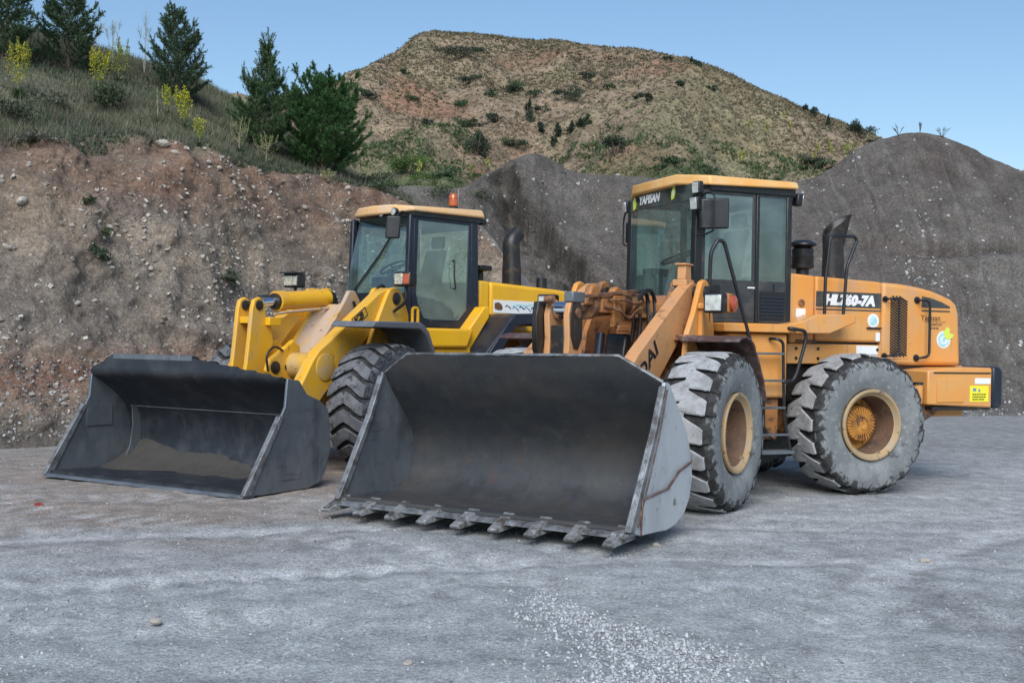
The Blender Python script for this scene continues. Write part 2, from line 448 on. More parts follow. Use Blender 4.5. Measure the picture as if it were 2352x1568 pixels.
# ================================================================ THE SETTING
def soil_mat(name, bump_scale, bump_d, speck, speck_scale, speck_amt, fine=22.0, bst=0.7, crack=0):
    m = bpy.data.materials.new(name); m.use_nodes = True
    N, L = m.node_tree.nodes, m.node_tree.links
    p = N['Principled BSDF']
    p.inputs['Roughness'].default_value = 0.95
    p.inputs['Specular IOR Level'].default_value = 0.2
    tc = N.new('ShaderNodeTexCoord')
    a = N.new('ShaderNodeVertexColor'); a.layer_name = 'Col'
    n1 = N.new('ShaderNodeTexNoise'); n1.inputs['Scale'].default_value = fine; n1.inputs['Detail'].default_value = 8; n1.inputs['Roughness'].default_value = .7
    n2 = N.new('ShaderNodeTexNoise'); n2.inputs['Scale'].default_value = fine * .12; n2.inputs['Detail'].default_value = 7; n2.inputs['Roughness'].default_value = .6
    L.new(tc.outputs['Object'], n1.inputs['Vector']); L.new(tc.outputs['Object'], n2.inputs['Vector'])
    def rng_(src, lo, hi, a0, a1):
        r = N.new('ShaderNodeMapRange')
        for k, v in (('From Min', lo), ('From Max', hi), ('To Min', a0), ('To Max', a1)): r.inputs[k].default_value = v
        L.new(src, r.inputs['Value']); return r.outputs[0]
    def mul(x, y):
        q = N.new('ShaderNodeMath'); q.operation = 'MULTIPLY'
        for i, s in enumerate((x, y)):
            if isinstance(s, (int, float)): q.inputs[i].default_value = s
            else: L.new(s, q.inputs[i])
        return q.outputs[0]
    n0 = N.new('ShaderNodeTexNoise'); n0.inputs['Scale'].default_value = fine * 2.3; n0.inputs['Detail'].default_value = 5; L.new(tc.outputs['Object'], n0.inputs['Vector'])
    val = mul(mul(rng_(n1.outputs[0], .28, .72, .52, 1.48), rng_(n2.outputs[0], .3, .7, .72, 1.28)), rng_(n0.outputs[0], .35, .65, .72, 1.28))
    vm = N.new('ShaderNodeVectorMath'); vm.operation = 'SCALE'
    L.new(a.outputs[0], vm.inputs[0]); L.new(val, vm.inputs[3])
    # stones in the soil
    vo = N.new('ShaderNodeTexVoronoi'); vo.inputs['Scale'].default_value = speck_scale; vo.inputs['Randomness'].default_value = 1
    L.new(tc.outputs['Object'], vo.inputs['Vector'])
    sep = N.new('ShaderNodeSeparateColor'); L.new(vo.outputs['Color'], sep.inputs[0])
    pick = rng_(sep.outputs[0], 1 - speck_amt, 1 - speck_amt + .02, 0, 1)
    near = rng_(vo.outputs['Distance'], .22, .36, 1, 0)
    fac = mul(pick, near)
    mx = N.new('ShaderNodeMix'); mx.data_type = 'RGBA'
    L.new(fac, mx.inputs[0]); L.new(vm.outputs[0], mx.inputs[6])
    sc = N.new('ShaderNodeMix'); sc.data_type = 'RGBA'
    L.new(sep.outputs[1], sc.inputs[0]); sc.inputs[6].default_value = (speck[0] * .55, speck[1] * .55, speck[2] * .55, 1); sc.inputs[7].default_value = (*speck, 1)
    L.new(sc.outputs[2], mx.inputs[7])
    L.new(mx.outputs[2], p.inputs['Base Color'])
    nb = N.new('ShaderNodeTexNoise'); nb.inputs['Scale'].default_value = bump_scale; nb.inputs['Detail'].default_value = 9; nb.inputs['Roughness'].default_value = .72
    L.new(tc.outputs['Object'], nb.inputs['Vector'])
    ad = N.new('ShaderNodeMath'); ad.operation = 'MULTIPLY_ADD'
    L.new(fac, ad.inputs[0]); ad.inputs[1].default_value = .35; L.new(nb.outputs[0], ad.inputs[2])
    b = N.new('ShaderNodeBump'); b.inputs['Strength'].default_value = bst; b.inputs['Distance'].default_value = bump_d
    L.new(ad.outputs[0], b.inputs['Height']); L.new(b.outputs[0], p.inputs['Normal'])
    return m

M_GROUND = soil_mat('gravel_ground', 26, .035, (.46, .47, .475), 34, .07, 34)
M_BANK = soil_mat('stony_bank_soil', 7, .12, (.42, .38, .33), 9, .16, 14)
M_HEAP = soil_mat('grey_spoil', 8, .10, (.36, .36, .35), 6, .05, 12)
M_HILL = soil_mat('hill_scrub_soil', 1.1, .9, (.12, .12, .07), 1.0, .22, 1.6)

def crom(P, t):
    """Catmull-Rom along axis 0 at parameters t in [0, n-1]"""
    n = len(P)
    i = np.clip(np.floor(t).astype(int), 0, n - 2)
    f = (t - i).reshape((-1,) + (1,) * (P.ndim - 1))
    p0, p1, p2, p3 = P[np.maximum(i - 1, 0)], P[i], P[i + 1], P[np.minimum(i + 2, n - 1)]
    return .5 * (2 * p1 + (p2 - p0) * f + (2 * p0 - 5 * p1 + 4 * p2 - p3) * f ** 2 + (3 * p1 - p0 - 3 * p2 + p3) * f ** 3)

def grid_faces(nu, nv):
    i = np.arange(nu * nv).reshape(nv, nu)
    return np.stack([i[:-1, :-1], i[:-1, 1:], i[1:, 1:], i[1:, :-1]], -1).reshape(-1, 4)

def mixc(a, b, t):
    return a * (1 - t[:, None]) + np.asarray(b) * t[:, None]

# ---- ground: one sheet to the horizon, fine near the machines
def axis_lines(lo, hi, step, far):
    c = list(np.arange(lo, hi, step))
    s, x, left = step, lo, []
    while x > -far:
        s *= 1.22; x -= s; left.append(x)
    s, x, right = step, c[-1], []
    while x < far:
        s *= 1.22; x += s; right.append(x)
    return np.array(left[::-1] + c + right)
gx = axis_lines(-9, 12, .06, 900)
gy = axis_lines(4.2, 22, .055, 900)
GX, GY = np.meshgrid(gx, gy)
gp = np.stack([GX.ravel(), GY.ravel(), np.zeros(GX.size)], 1)
def track(p, x0, y0, ang, w=.55):
    """wheel rut: distance to a line -> soft double groove"""
    c, s = math.cos(ang), math.sin(ang)
    d = (p[:, 0] - x0) * -s + (p[:, 1] - y0) * c + .25 * fbm(p, .15, 2, 91)
    al = (p[:, 0] - x0) * c + (p[:, 1] - y0) * s
    lug = .62 + .38 * np.sign(np.sin(al * 21 + np.abs(d) * 9))
    brk = sstep(-.35, .15, fbm(p, .45, 3, 95))
    return np.exp(-(d / (w * .5)) ** 4) * lug * brk
near = np.exp(-np.maximum(np.hypot(gp[:, 0] - 1, gp[:, 1] - 12) - 22, 0) ** 2 / 200)
ruts = [(2.5, 7.0, rad(155), .5), (4.2, 8.4, rad(18), .5), (-4.5, 9.0, rad(12), .6), (-5, 11.0, rad(8), .7), (6.5, 9, rad(140), .5), (0, 6.6, rad(5), .6), (7.5, 13, rad(30), .6), (-3, 7.3, rad(22), .5)]
rut = np.zeros(len(gp))
for r_ in ruts:
    rut += track(gp, *r_)
gz = .035 * fbm(gp, .45, 3, 3) + .022 * fbm(gp, 2.2, 3, 5) + .010 * fbm(gp, 7.5, 2, 6)
gz = gz * near - .016 * rut * near
under = np.exp(-((gp[:, 0] - 1.5) / 6) ** 2) * sstep(8.4, 9.6, gp[:, 1]) * (1 - sstep(17, 19, gp[:, 1]))
gz *= 1 - .6 * under
gp[:, 2] = gz
gc = np.tile(np.array([.355, .366, .366]), (len(gp), 1))
pat = fbm(gp * np.array([.6, 1.6, 1]), .5, 4, 11)
gc = mixc(gc, (.275, .285, .285), sstep(.05, .5, pat))
gc = mixc(gc, (.47, .48, .475), sstep(.1, .55, fbm(gp * np.array([.5, 1.0, 1]), .9, 4, 12)) * .3)
brown = sstep(-.2, -3.4, gp[:, 0] + .9 * (gp[:, 1] - 9.2) * -.5 + fbm(gp, .5, 3, 13)) * sstep(7.6, 9.3, gp[:, 1] + .8 * fbm(gp, .4, 3, 14))
gc = mixc(gc, (.29, .235, .195), brown * .85)
gc = mixc(gc, (.50, .505, .50), sstep(.25, 1.0, rut) * .40)
gc = mixc(gc, (.25, .255, .25), sstep(.15, .5, fbm(gp * np.array([.5, 1.3, 1]), .32, 4, 96)) * .45)
gc = mixc(gc, (.52, .525, .515), sstep(.2, .6, fbm(gp * np.array([.4, 1.2, 1]), .45, 4, 97)) * .5)
gc = mixc(gc, (.24, .235, .225), sstep(13, 20, gp[:, 1]) * .7)
dk_ = np.exp(-((gp[:, 0] - 2.78 - .05 * (7.8 - gp[:, 1]) + .12 * fbm(gp, .8, 2, 98)) / .16) ** 2) * sstep(10.2, 9.0, gp[:, 1])
arcs = np.zeros(len(gp))
for ax_, ay_, ar_ in ((9.5, 4.0, 6.2), (9.5, 4.0, 7.9), (-8.5, 2.0, 8.6), (-8.5, 2.0, 10.3), (3.0, -6.0, 14.6), (3.0, -6.0, 16.2)):
    dd_ = np.hypot(gp[:, 0] - ax_, gp[:, 1] - ay_) - ar_ + .15 * fbm(gp, .3, 3, 99)
    arcs += np.exp(-(dd_ / .24) ** 4) * sstep(-.4, .2, fbm(gp, .35, 3, int(ar_ * 7)))
gc = mixc(gc, (.22, .222, .22), np.clip(dk_, 0, 1) * .55)
gc = mixc(gc, (.50, .505, .50), np.clip(arcs, 0, 1) * .6)
edge_ = np.clip(np.abs(np.gradient(np.clip(arcs, 0, 1).reshape(GX.shape), axis=0)).ravel() * 6, 0, 1)
gc = mixc(gc, (.235, .24, .24), edge_ * .5)
ws_ = np.exp(-(np.abs(gp[:, 0] - .02 - (7.6 - gp[:, 1]) * .36) / np.maximum(.2 + .2 * (7.6 - gp[:, 1]), .05)) ** 2) * sstep(8.0, 6.6, gp[:, 1])
gc = mixc(gc, (.24, .248, .252), ws_ * .6)
gp[:, 2] -= .018 * np.clip(arcs + dk_, 0, 1) * near
gz = gp[:, 2].copy()
ground = new_obj('ground', np_mesh('ground', gp, grid_faces(len(gx), len(gy)), [M_GROUND], True, gc))
tag(ground, kind='structure')

def ground_z(x, y):
    j = np.clip(np.searchsorted(gx, x), 0, len(gx) - 1); i = np.clip(np.searchsorted(gy, y), 0, len(gy) - 1)
    return gz.reshape(GX.shape)[i, j]

# ---- the cut bank on the left, with the scrubby slope above it
#       base          toe(z)  brow                  skyline             behind
bank_cols = [
    ((-13.5, 12.6), (-15.0, 15.6, 4.6), (-19.5, 25.5, 9.6), (-22, 34, 9.0)),
    ((-9.9, 13.7), (-11.6, 17.2, 4.7), (-16.0, 27.0, 9.5), (-19, 36, 9.0)),
    ((-6.9, 15.2), (-8.9, 19.3, 4.85), (-13.2, 29.0, 9.30), (-16, 38, 8.6)),
    ((-5.6, 16.6), (-7.9, 20.7, 5.05), (-11.9, 30.6, 9.25), (-15, 39, 8.4)),
    ((-4.5, 18.1), (-6.9, 22.0, 5.35), (-10.5, 32.0, 9.10), (-13, 41, 8.2)),
    ((-2.9, 20.6), (-5.5, 24.5, 5.25), (-9.2, 35.0, 8.95), (-11, 43, 8.0)),
    ((-1.2, 23.0), (-3.75, 27.0, 5.22), (-6.6, 36.5, 7.6), (-8, 45, 6.6)),
    ((0.4, 24.6), (-2.3, 27.9, 4.85), (-4.4, 36.0, 5.9), (-5, 43, 5.0)),
    ((1.6, 25.6), (-.8, 28.4, 4.50), (-2.2, 33.5, 4.8), (-2, 38, 4.0)),
    ((2.1, 26.6), (.15, 28.2, 3.0), (.2, 32.0, 3.5), (1, 35, 3.0)),
    ((2.6, 28.2), (1.7, 29.0, 1.0), (2.0, 31.0, 1.2), (2.6, 33, .8)),
    ((3.2, 30.0), (2.9, 30.2, -.2), (3.0, 30.6, -.3), (3.2, 31, -.4))]
rows = []
for base, brow, skyl, beh in bank_cols:
    b, t, s, e = np.array([*base, -.35]), np.array(brow), np.array(skyl), np.array(beh)
    toe = b + (t - b) * np.array([.18, .18, 0]); toe[2] = .20 * (1 if t[2] > .5 else -1)
    m1 = b + (t - b) * np.array([.50, .50, 0]); m1[2] = t[2] * .42
    m2 = b + (t - b) * np.array([.80, .80, 0]); m2[2] = t[2] * .80
    br = t
    h1 = t + (s - t) * np.array([.12, .12, .13])
    h2 = t + (s - t) * np.array([.5, .5, .56])
    rows.append([b, toe, m1, m2, br, h1, h2, s, e])
R0 = np.array(rows)                                    # (cols, rows, 3)
NU, NV = 420, 330
tv = np.interp(np.linspace(0, 1, NV), [0, .62, 1], [0, 4.6, 8])
A = crom(R0, np.linspace(0, len(R0) - 1, NU))           # (NU, rows, 3)
B = crom(A.transpose(1, 0, 2), tv)                      # (NV, NU, 3)
bp = B.reshape(-1, 3).copy()
vrow = np.repeat(tv, NU)
ucol = np.tile(np.linspace(0, len(R0) - 1, NU), NV)
face = sstep(.3, 1.2, vrow) * (1 - sstep(3.9, 4.6, vrow))
top = sstep(3.9, 4.5, vrow)
n_out = np.array([.75, -.66, .25])
endf = 1 - sstep(8.5, 11, ucol)
gul = fbm(bp * np.array([1, 1, .25]), .8, 3, 21)
bp += n_out * ((.34 * gul + .16 * fbm(bp, 2.6, 4, 22) + .05 * fbm(bp, 9, 3, 23)) * face * endf)[:, None]
brow = np.exp(-((vrow - 4.0) / .35) ** 2)
bp[:, 2] += (.30 * fbm(bp * np.array([1, 1, 0]), .9, 4, 24)) * brow * endf
bp += n_out * (.22 * fbm(bp * np.array([1, 1, .0]), 1.6, 3, 27) * brow * endf)[:, None]
bp[:, 2] += (.30 * fbm(bp, .35, 4, 25) + .10 * fbm(bp, 1.6, 4, 26)) * top * endf
TAN, RED, GREY, DARK = (.232, .182, .136), (.175, .098, .066), (.150, .140, .130), (.095, .09, .086)
bc = np.tile(np.array(TAN), (len(bp), 1))
zf = bp[:, 2] / 5.0
nz1 = fbm(bp, .5, 4, 31); nz2 = fbm(bp, 1.1, 4, 32); nz3 = fbm(bp, .3, 3, 33)
bc = mixc(bc, RED, sstep(.68, .93, zf + .14 * nz1) * (1 - sstep(1.02, 1.2, zf)) * (.5 + .45 * sstep(-.2, .3, nz2)))
greym = sstep(.0, .35, nz3 + .25 * nz2 + .35 * np.exp(-((ucol - 2.6) / 1.0) ** 2) * np.exp(-((zf - .5) / .2) ** 2) + .30 * np.exp(-((ucol - 5) / 1.2) ** 2) * np.exp(-((zf - .38) / .2) ** 2))
bc = mixc(bc, GREY, greym * (1 - sstep(.75, .9, zf)) * .75)
bc = mixc(bc, (.235, .125, .08), np.exp(-((zf - .21 + .03 * nz1) / .075) ** 2) * (1 - sstep(4.2, 5.0, ucol)) * sstep(-.4, .1, nz2 + .3))
bc = mixc(bc, (.150, .138, .128), sstep(.70, .42, zf + .12 * nz1) * sstep(.05, .2, zf) * (.45 + .4 * sstep(-.3, .3, nz3)) * (1 - .75 * np.exp(-((zf - .21 + .03 * nz1) / .075) ** 2) * (1 - sstep(4.2, 5.0, ucol))))
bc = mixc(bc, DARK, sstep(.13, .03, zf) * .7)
bc = mixc(bc, (.27, .22, .17), sstep(.15, .5, nz2) * .5 * face)
bc = mixc(bc, (.135, .132, .088), sstep(4.0, 4.4, vrow + .3 * nz2))
bc = mixc(bc, (.18, .145, .11), sstep(4.1, 4.6, vrow) * sstep(.12, .45, nz1) * .8)
bc = mixc(bc, (.20, .19, .18), sstep(6.2, 7.0, ucol) * sstep(4.0, 4.4, vrow))
bed = fbm(np.stack([bp[:, 0] * .25, bp[:, 1] * .25, bp[:, 2] * 2.6 + .35 * (bp[:, 0] + bp[:, 1])], 1), 1.0, 4, 35)
bc = mixc(bc, (.115, .092, .075), sstep(.12, .45, bed) * face * .55)
bc = mixc(bc, (.29, .235, .18), sstep(.15, .5, -bed) * face * .35)
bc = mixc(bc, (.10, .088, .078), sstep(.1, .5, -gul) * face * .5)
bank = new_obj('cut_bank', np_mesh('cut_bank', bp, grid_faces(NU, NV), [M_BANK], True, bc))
tag(bank, kind='structure')
BANK = (bp.reshape(NV, NU, 3), tv)

# ---- the grey spoil heap behind the machines
heap_cols = [  # base xy, ridge xyz
    ((-4.5, 27.5), (-6.0, 33.0, 5.6)), ((-3.5, 28.0), (-4.6, 33.0, 6.1)), ((-1.8, 28.2), (-1.8, 34.0, 6.2)), ((-.6, 28.4), (-.76, 35.0, 6.85)),
    ((.6, 28.5), (.68, 36.0, 7.60)), ((2.0, 28.5), (1.9, 36.5, 7.18)), ((4.2, 28.4), (3.93, 37.0, 7.10)), ((6.8, 28.0), (6.84, 38.0, 7.12)),
    ((8.8, 27.4), (9.76, 38.5, 7.30)), ((10.0, 27.0), (11.0, 39.0, 7.85)), ((10.9, 27.0), (12.0, 39.0, 8.58)), ((11.8, 27.4), (13.0, 39.0, 8.93)), ((12.6, 27.7), (14.1, 39.0, 9.12)),
    ((13.8, 27.8), (15.3, 39.0, 8.78)), ((15.2, 27.6), (16.85, 39.0, 8.09)), ((17.2, 27.2), (18.6, 39.0, 7.75)), ((22, 26.5), (23.5, 38.0, 8.2)), ((30, 25), (32, 36, 8.8)), ((40, 23), (42, 34, 8.0))]
rows = []
for base, rd in heap_cols:
    b, t = np.array([*base, -.3]), np.array(rd)
    q = [b]
    for fx, fz in ((.06, .05), (.30, .30), (.55, .56), (.80, .82), (.93, .955)):
        q.append(np.array([b[0] + (t[0] - b[0]) * fx, b[1] + (t[1] - b[1]) * fx, t[2] * fz]))
    q += [t, t + np.array([.2, 1.4, -.55]), t + np.array([.5, 5, -2.2])]
    rows.append(q)
R1 = np.array(rows)
NUH, NVH = 620, 230
tvh = np.linspace(0, 8, NVH)
A = crom(R1, np.linspace(0, len(R1) - 1, NUH))
B = crom(A.transpose(1, 0, 2), tvh)
hp = B.reshape(-1, 3).copy()
vr = np.repeat(tvh, NUH)
on = sstep(.3, 1.5, vr) * (1 - .65 * np.exp(-((vr - 6) / .6) ** 2))
# dug scarp: a rough step running down across the heap
lx = (hp[:, 0] - .05) * (-2.45) + (hp[:, 1] - 34.4) * (-2.72)
sd = lx / math.hypot(2.45, 2.72)                        # > 0 is below-left of the line
sd = sd + .35 * fbm(hp, .7, 4, 41) + .12 * fbm(hp, 2.6, 3, 42)
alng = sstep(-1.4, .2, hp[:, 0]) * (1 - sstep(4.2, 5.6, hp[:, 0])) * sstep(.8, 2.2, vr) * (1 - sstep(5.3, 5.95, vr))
hn = np.array([0, -.62, .78])
stepv = -1.15 * sstep(-.16, .14, sd) * np.exp(-np.maximum(sd, 0) / 2.2) + .12 * np.exp(-((sd + .4) / .3) ** 2)
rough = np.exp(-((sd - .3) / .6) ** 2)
hp += hn * (alng * (stepv + .46 * rough * fbm(hp * np.array([1, 1, .6]), 2.0, 5, 43)))[:, None]
terr = sstep(10.2, 13.5, hp[:, 0])
zt = hp[:, 2] + .28 * fbm(hp * np.array([1, 1, 0]), .3, 3, 44)
hp += hn * (terr * (-.55 * np.exp(-((zt - 4.75) / .20) ** 2) + .35 * np.exp(-((zt - 4.15) / .35) ** 2) - .3 * np.exp(-((zt - 2.6) / .22) ** 2)) * on)[:, None]
uu = np.tile(np.linspace(0, 1, NUH), NVH)
sl = fbm(np.stack([uu * 90 + 1.6 * fbm(hp, .35, 4, 51), vr * .55, 0 * vr], 1), 1.0, 4, 52)
hp += hn * (.09 * sl * on * sstep(.5, 2.0, vr))[:, None]
hp += hn * ((.26 * fbm(hp, .4, 4, 45) + .11 * fbm(hp, 1.5, 4, 46) + .035 * fbm(hp, 6, 3, 47)) * on)[:, None]
hc = np.tile(np.array([.108, .095, .084]), (len(hp), 1))
hc = mixc(hc, (.130, .118, .106), sstep(0, .45, fbm(hp, .35, 4, 48)))
hc = mixc(hc, (.090, .074, .066), sstep(.05, .45, fbm(hp, .5, 4, 49)) * .9)
hc = mixc(hc, (.040, .037, .033), np.clip(rough * 1.3, 0, 1) * alng * sstep(-.15, .25, fbm(hp, 2.6, 4, 50)))  # dark clumps painted along the scarp stand in for its shade
hc = mixc(hc, (.13, .11, .09), sstep(5.2, 5.8, vr) * sstep(12, 13, hp[:, 0]) * .7)
hc = mixc(hc, (.17, .175, .175), sstep(1.2, .4, vr) * .6)
hc = mixc(hc, (.155, .147, .137), sstep(.15, .6, sl + .5 * fbm(hp, .6, 3, 53)) * .4)
hc = mixc(hc, (.070, .063, .057), sstep(.15, .6, -sl + .5 * fbm(hp, .7, 3, 54)) * .4)
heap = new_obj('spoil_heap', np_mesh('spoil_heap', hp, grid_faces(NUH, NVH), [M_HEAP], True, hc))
tag(heap, kind='structure')
HEAP = (hp.reshape(NVH, NUH, 3), tvh)

# ---- the dry hill behind
ridge = np.array([(-150, 39.5), (-90, 39), (-58, 38.3), (-38, 38.0), (-31.4, 38.2), (-27.4, 40.5), (-24.8, 42.2), (-22.8, 42.8), (-18.2, 45.2), (-15.6, 47.5), (-12.9, 48.3), (-5, 47.5), (8.2, 46.9), (20, 46.0),
                  (25.3, 45.3), (30.6, 43.0), (35.9, 40.4), (41.1, 38.8), (47.7, 36.3), (57, 32.8), (66, 30.0), (80, 28), (105, 25), (150, 22)])
ridge[:, 0] *= 1.0
NUX, NVX = 520, 260
ux = np.interp(np.linspace(0, 1, NUX), [0, .12, .88, 1], [-150, -48, 72, 150])
tvx = np.linspace(0, 1, NVX)
fy = np.array([0, .15, .34, .50, .66, .82, .92, 1.0, 1.08, 1.35])
UX, TV = np.meshgrid(ux, tvx * 1.35)
yy = 42 + (170 - 42) * TV
zr = np.interp(UX, ridge[:, 0], ridge[:, 1])
shape = np.interp(TV, fy, np.array([.115, .17, .275, .42, .60, .79, .91, 1.0, .985, .75]))
shape = shape * (1 - .0)
# rays fan out from the camera side so the slope narrows towards the foot
xx = UX * (0.36 + .64 * np.minimum(TV, 1.0)) + 1.5 * (1 - np.minimum(TV, 1))
zz = zr * shape
xp = np.stack([xx.ravel(), yy.ravel(), zz.ravel()], 1)
tvf = TV.ravel(); uxf = UX.ravel()
mid = sstep(.1, .35, tvf) * (1 - .9 * np.exp(-((tvf - 1) / .07) ** 2))
bowl = -4.5 * np.exp(-((uxf - 2) / 12) ** 2) * np.exp(-((tvf - .55) / .2) ** 2) + 3.2 * np.exp(-((uxf + 22) / 7) ** 2) * np.exp(-((tvf - .78) / .16) ** 2) + 2.5 * np.exp(-((uxf - 34 + 40 * (1 - tvf)) / 7) ** 2) * np.exp(-((tvf - .6) / .2) ** 2)
rg = 1 - np.abs(fbm(xp * np.array([1, .35, .2]), .09, 5, 61)) * 2.4
xp[:, 2] += mid * (bowl + 2.6 * (rg - .6) + 1.6 * fbm(xp, .12, 5, 62) + .8 * fbm(xp, .45, 5, 63)) + (.9 * fbm(xp * np.array([1, .1, .1]), .12, 4, 64)) * np.exp(-((tvf - 1) / .1) ** 2)
xc = np.tile(np.array([.265, .200, .138]), (len(xp), 1))
n1 = fbm(xp, .09, 5, 71); n2 = fbm(xp, .3, 4, 72); n3 = fbm(xp, .05, 4, 73)
xc = mixc(xc, (.29, .175, .115), sstep(.05, .4, n1 + .4 * np.exp(-((uxf + 21) / 6) ** 2) * np.exp(-((tvf - .8) / .13) ** 2) + .25 * np.exp(-((uxf - 28) / 8) ** 2) * np.exp(-((tvf - .85) / .1) ** 2)))
xc = mixc(xc, (.235, .215, .115), sstep(0, .4, n3 + .5 * sstep(10, 40, uxf) - .1) * .7)
xc = mixc(xc, (.115, .14, .065), sstep(.56, .40, tvf + .12 * n1) * .85)
xc = mixc(xc, (.095, .115, .06), sstep(.1, .45, n2) * sstep(.62, .36, tvf + .1 * n1) * .8)
xc = mixc(xc, (.29, .225, .155), sstep(.2, .5, n2 - n1) * .45)
hill = new_obj('hill', np_mesh('hill', xp, grid_faces(NUX, NVX), [M_HILL], True, xc))
tag(hill, kind='structure')
HILL = (xp.reshape(NVX, NUX, 3), tvx)

from mathutils.bvhtree import BVHTree
def bvh_of(G):
    P = G[0]
    nv, nu = P.shape[:2]
    return BVHTree.FromPolygons([tuple(q) for q in P.reshape(-1, 3)], [tuple(int(i) for i in f) for f in grid_faces(nu, nv)])
T_BANK, T_HEAP, T_HILL = bvh_of(BANK), bvh_of(HEAP), bvh_of(HILL)
def drop(tree, x, y, default=0.0):
    h = tree.ray_cast(Vector((x, y, 200)), Vector((0, 0, -1)))
    return h[0].z if h[0] is not None else default

def scatter_on(G, n, wfun, seed):
    """random points on a terrain grid: positions and normals, accepted with probability wfun(p, v)"""
    P, tvv = G
    r = np.random.default_rng(seed)
    nv, nu = P.shape[:2]
    e1 = P[:-1, 1:] - P[:-1, :-1]; e2 = P[1:, :-1] - P[:-1, :-1]
    nrm = np.cross(e1, e2)
    area = np.linalg.norm(nrm, axis=-1)
    cen = P[:-1, :-1] + .5 * (e1 + e2)
    vv = np.repeat(tvv[:-1], nu - 1)
    w = area.ravel() * np.clip(wfun(cen.reshape(-1, 3), vv), 0, None)
    c = np.cumsum(w); c /= c[-1]
    k = np.searchsorted(c, r.random(n))
    i, j = np.divmod(k, nu - 1)
    a, b = r.random((n, 1)), r.random((n, 1))
    p = P[i, j] + a * e1[i, j] + b * e2[i, j]
    nn = nrm[i, j] / np.maximum(area[i, j], 1e-9)[:, None]
    nn *= np.sign(nn[:, 2:3] + 1e-9)
    return p, nn

# ---- loose stones as joined geometry
OCT = np.array([(1, 0, 0), (-1, 0, 0), (0, 1, 0), (0, -1, 0), (0, 0, 1), (0, 0, -1)], float)
OCTF = np.array([(0, 2, 4), (2, 1, 4), (1, 3, 4), (3, 0, 4), (2, 0, 5), (1, 2, 5), (3, 1, 5), (0, 3, 5)])
CUBV = np.array([(x, y, z) for x in (-.7, .7) for y in (-.7, .7) for z in (-.7, .7)])
CUBF = np.array([(0, 1, 3), (0, 3, 2), (4, 6, 7), (4, 7, 5), (0, 4, 5), (0, 5, 1), (2, 3, 7), (2, 7, 6), (0, 2, 6), (0, 6, 4), (1, 5, 7), (1, 7, 3)])
def stones_mesh(name, pos, size, cols, mat, seed, flat=.65):
    r = np.random.default_rng(seed)
    n = len(pos)
    base, bf = CUBV, CUBF
    k = len(base)
    v = base[None] * (1 + .45 * (r.random((n, k, 3)) - .5) * 1.6)
    sc = np.stack([size * (.7 + .6 * r.random(n)), size * (.7 + .6 * r.random(n)), size * flat * (.7 + .6 * r.random(n))], 1)
    v = v * sc[:, None, :]
    q = r.normal(size=(n, 4)); q[:, 1:3] *= .45
    q /= np.linalg.norm(q, axis=1, keepdims=True)
    w, x, y, z = q.T
    Rm = np.stack([np.stack([1 - 2 * (y * y + z * z), 2 * (x * y - z * w), 2 * (x * z + y * w)], -1),
                   np.stack([2 * (x * y + z * w), 1 - 2 * (x * x + z * z), 2 * (y * z - x * w)], -1),
                   np.stack([2 * (x * z - y * w), 2 * (y * z + x * w), 1 - 2 * (x * x + y * y)], -1)], -2)
    v = np.einsum('nij,nkj->nki', Rm, v) + pos[:, None, :]
    f = (bf[None] + (np.arange(n) * k)[:, None, None]).reshape(-1, 3)
    c = np.repeat(cols, k, 0)
    return np_mesh(name, v.reshape(-1, 3), f, [mat], False, c)
M_STONE = pmat('stone', (.4, .4, .4), .9, 0, [((.16, .15, .14), 35, .56, .75, 5, (1, 1, 1), .5)], (40, .2, .01), spec=.25, attr=True)
M_ROCK = pmat('limestone_rock', (.50, .46, .40), .9, 0, [((.33, .28, .23), 6, .45, .65, 7), ((.20, .17, .14), 14, .55, .68, 7)], (14, .5, .03), spec=.25)

def stone_cols(n, a, b, seed):
    r = np.random.default_rng(seed)
    t = r.random((n, 1))
    return np.asarray(a) * (1 - t) + np.asarray(b) * t + r.normal(size=(n, 1)) * .02

# on the yard
def yard_stones(name, n, xr, yr, s0, s1, seed, dens=None, a=(.20, .205, .21), b=(.44, .45, .455)):
    r = np.random.default_rng(seed)
    y = 1 / (1 / yr[1] + r.random(n) * (1 / yr[0] - 1 / yr[1]))        # thinner with distance
    x = (xr[0] + r.random(n) * (xr[1] - xr[0])) * y / yr[1]
    p = np.stack([x, y, np.zeros(n)], 1)
    keep = r.random(n) < (dens(p) if dens is not None else 1)
    p = p[keep]
    s = (s0 + (s1 - s0) * r.random(len(p)) ** 3)
    p[:, 2] = ground_z(p[:, 0], p[:, 1]) + s * .15
    o = new_obj(name, stones_mesh(name, p, s, stone_cols(len(p), a, b, seed + 1), M_STONE, seed + 2))
    return o
o = yard_stones('loose_gravel', 30000, (-13, 13), (4.6, 24), .002, .011, 101, lambda p: .25 + .75 * sstep(-.1, .5, fbm(p, .7, 3, 77)))
tag(o, 'small grey stones strewn over the gravel yard', 'gravel', kind='stuff')
def strip(p):
    # windrow of coarse chippings in the foreground: from (0, 7.2) down to (1.2, 5.0)
    c = 1.95 - .78 * (p[:, 1] - 4.9) * .9
    c = .02 + (7.6 - p[:, 1]) * .36
    w = .12 + .17 * (7.6 - p[:, 1])
    return np.exp(-(np.abs(p[:, 0] - c + .25 * fbm(p, 1.2, 2, 5)) / np.maximum(w, .05)) ** 2.5) * sstep(8.0, 6.6, p[:, 1]) * (.35 + .65 * sstep(-.4, .3, fbm(p, 2.5, 3, 6)))
o = yard_stones('gravel_windrow', 170000, (-4, 9), (4.7, 8.4), .005, .0125, 111, strip, (.27, .28, .29), (.54, .555, .57))
tag(o, 'pale strip of coarse chippings on the yard in the foreground', 'gravel', kind='stuff')

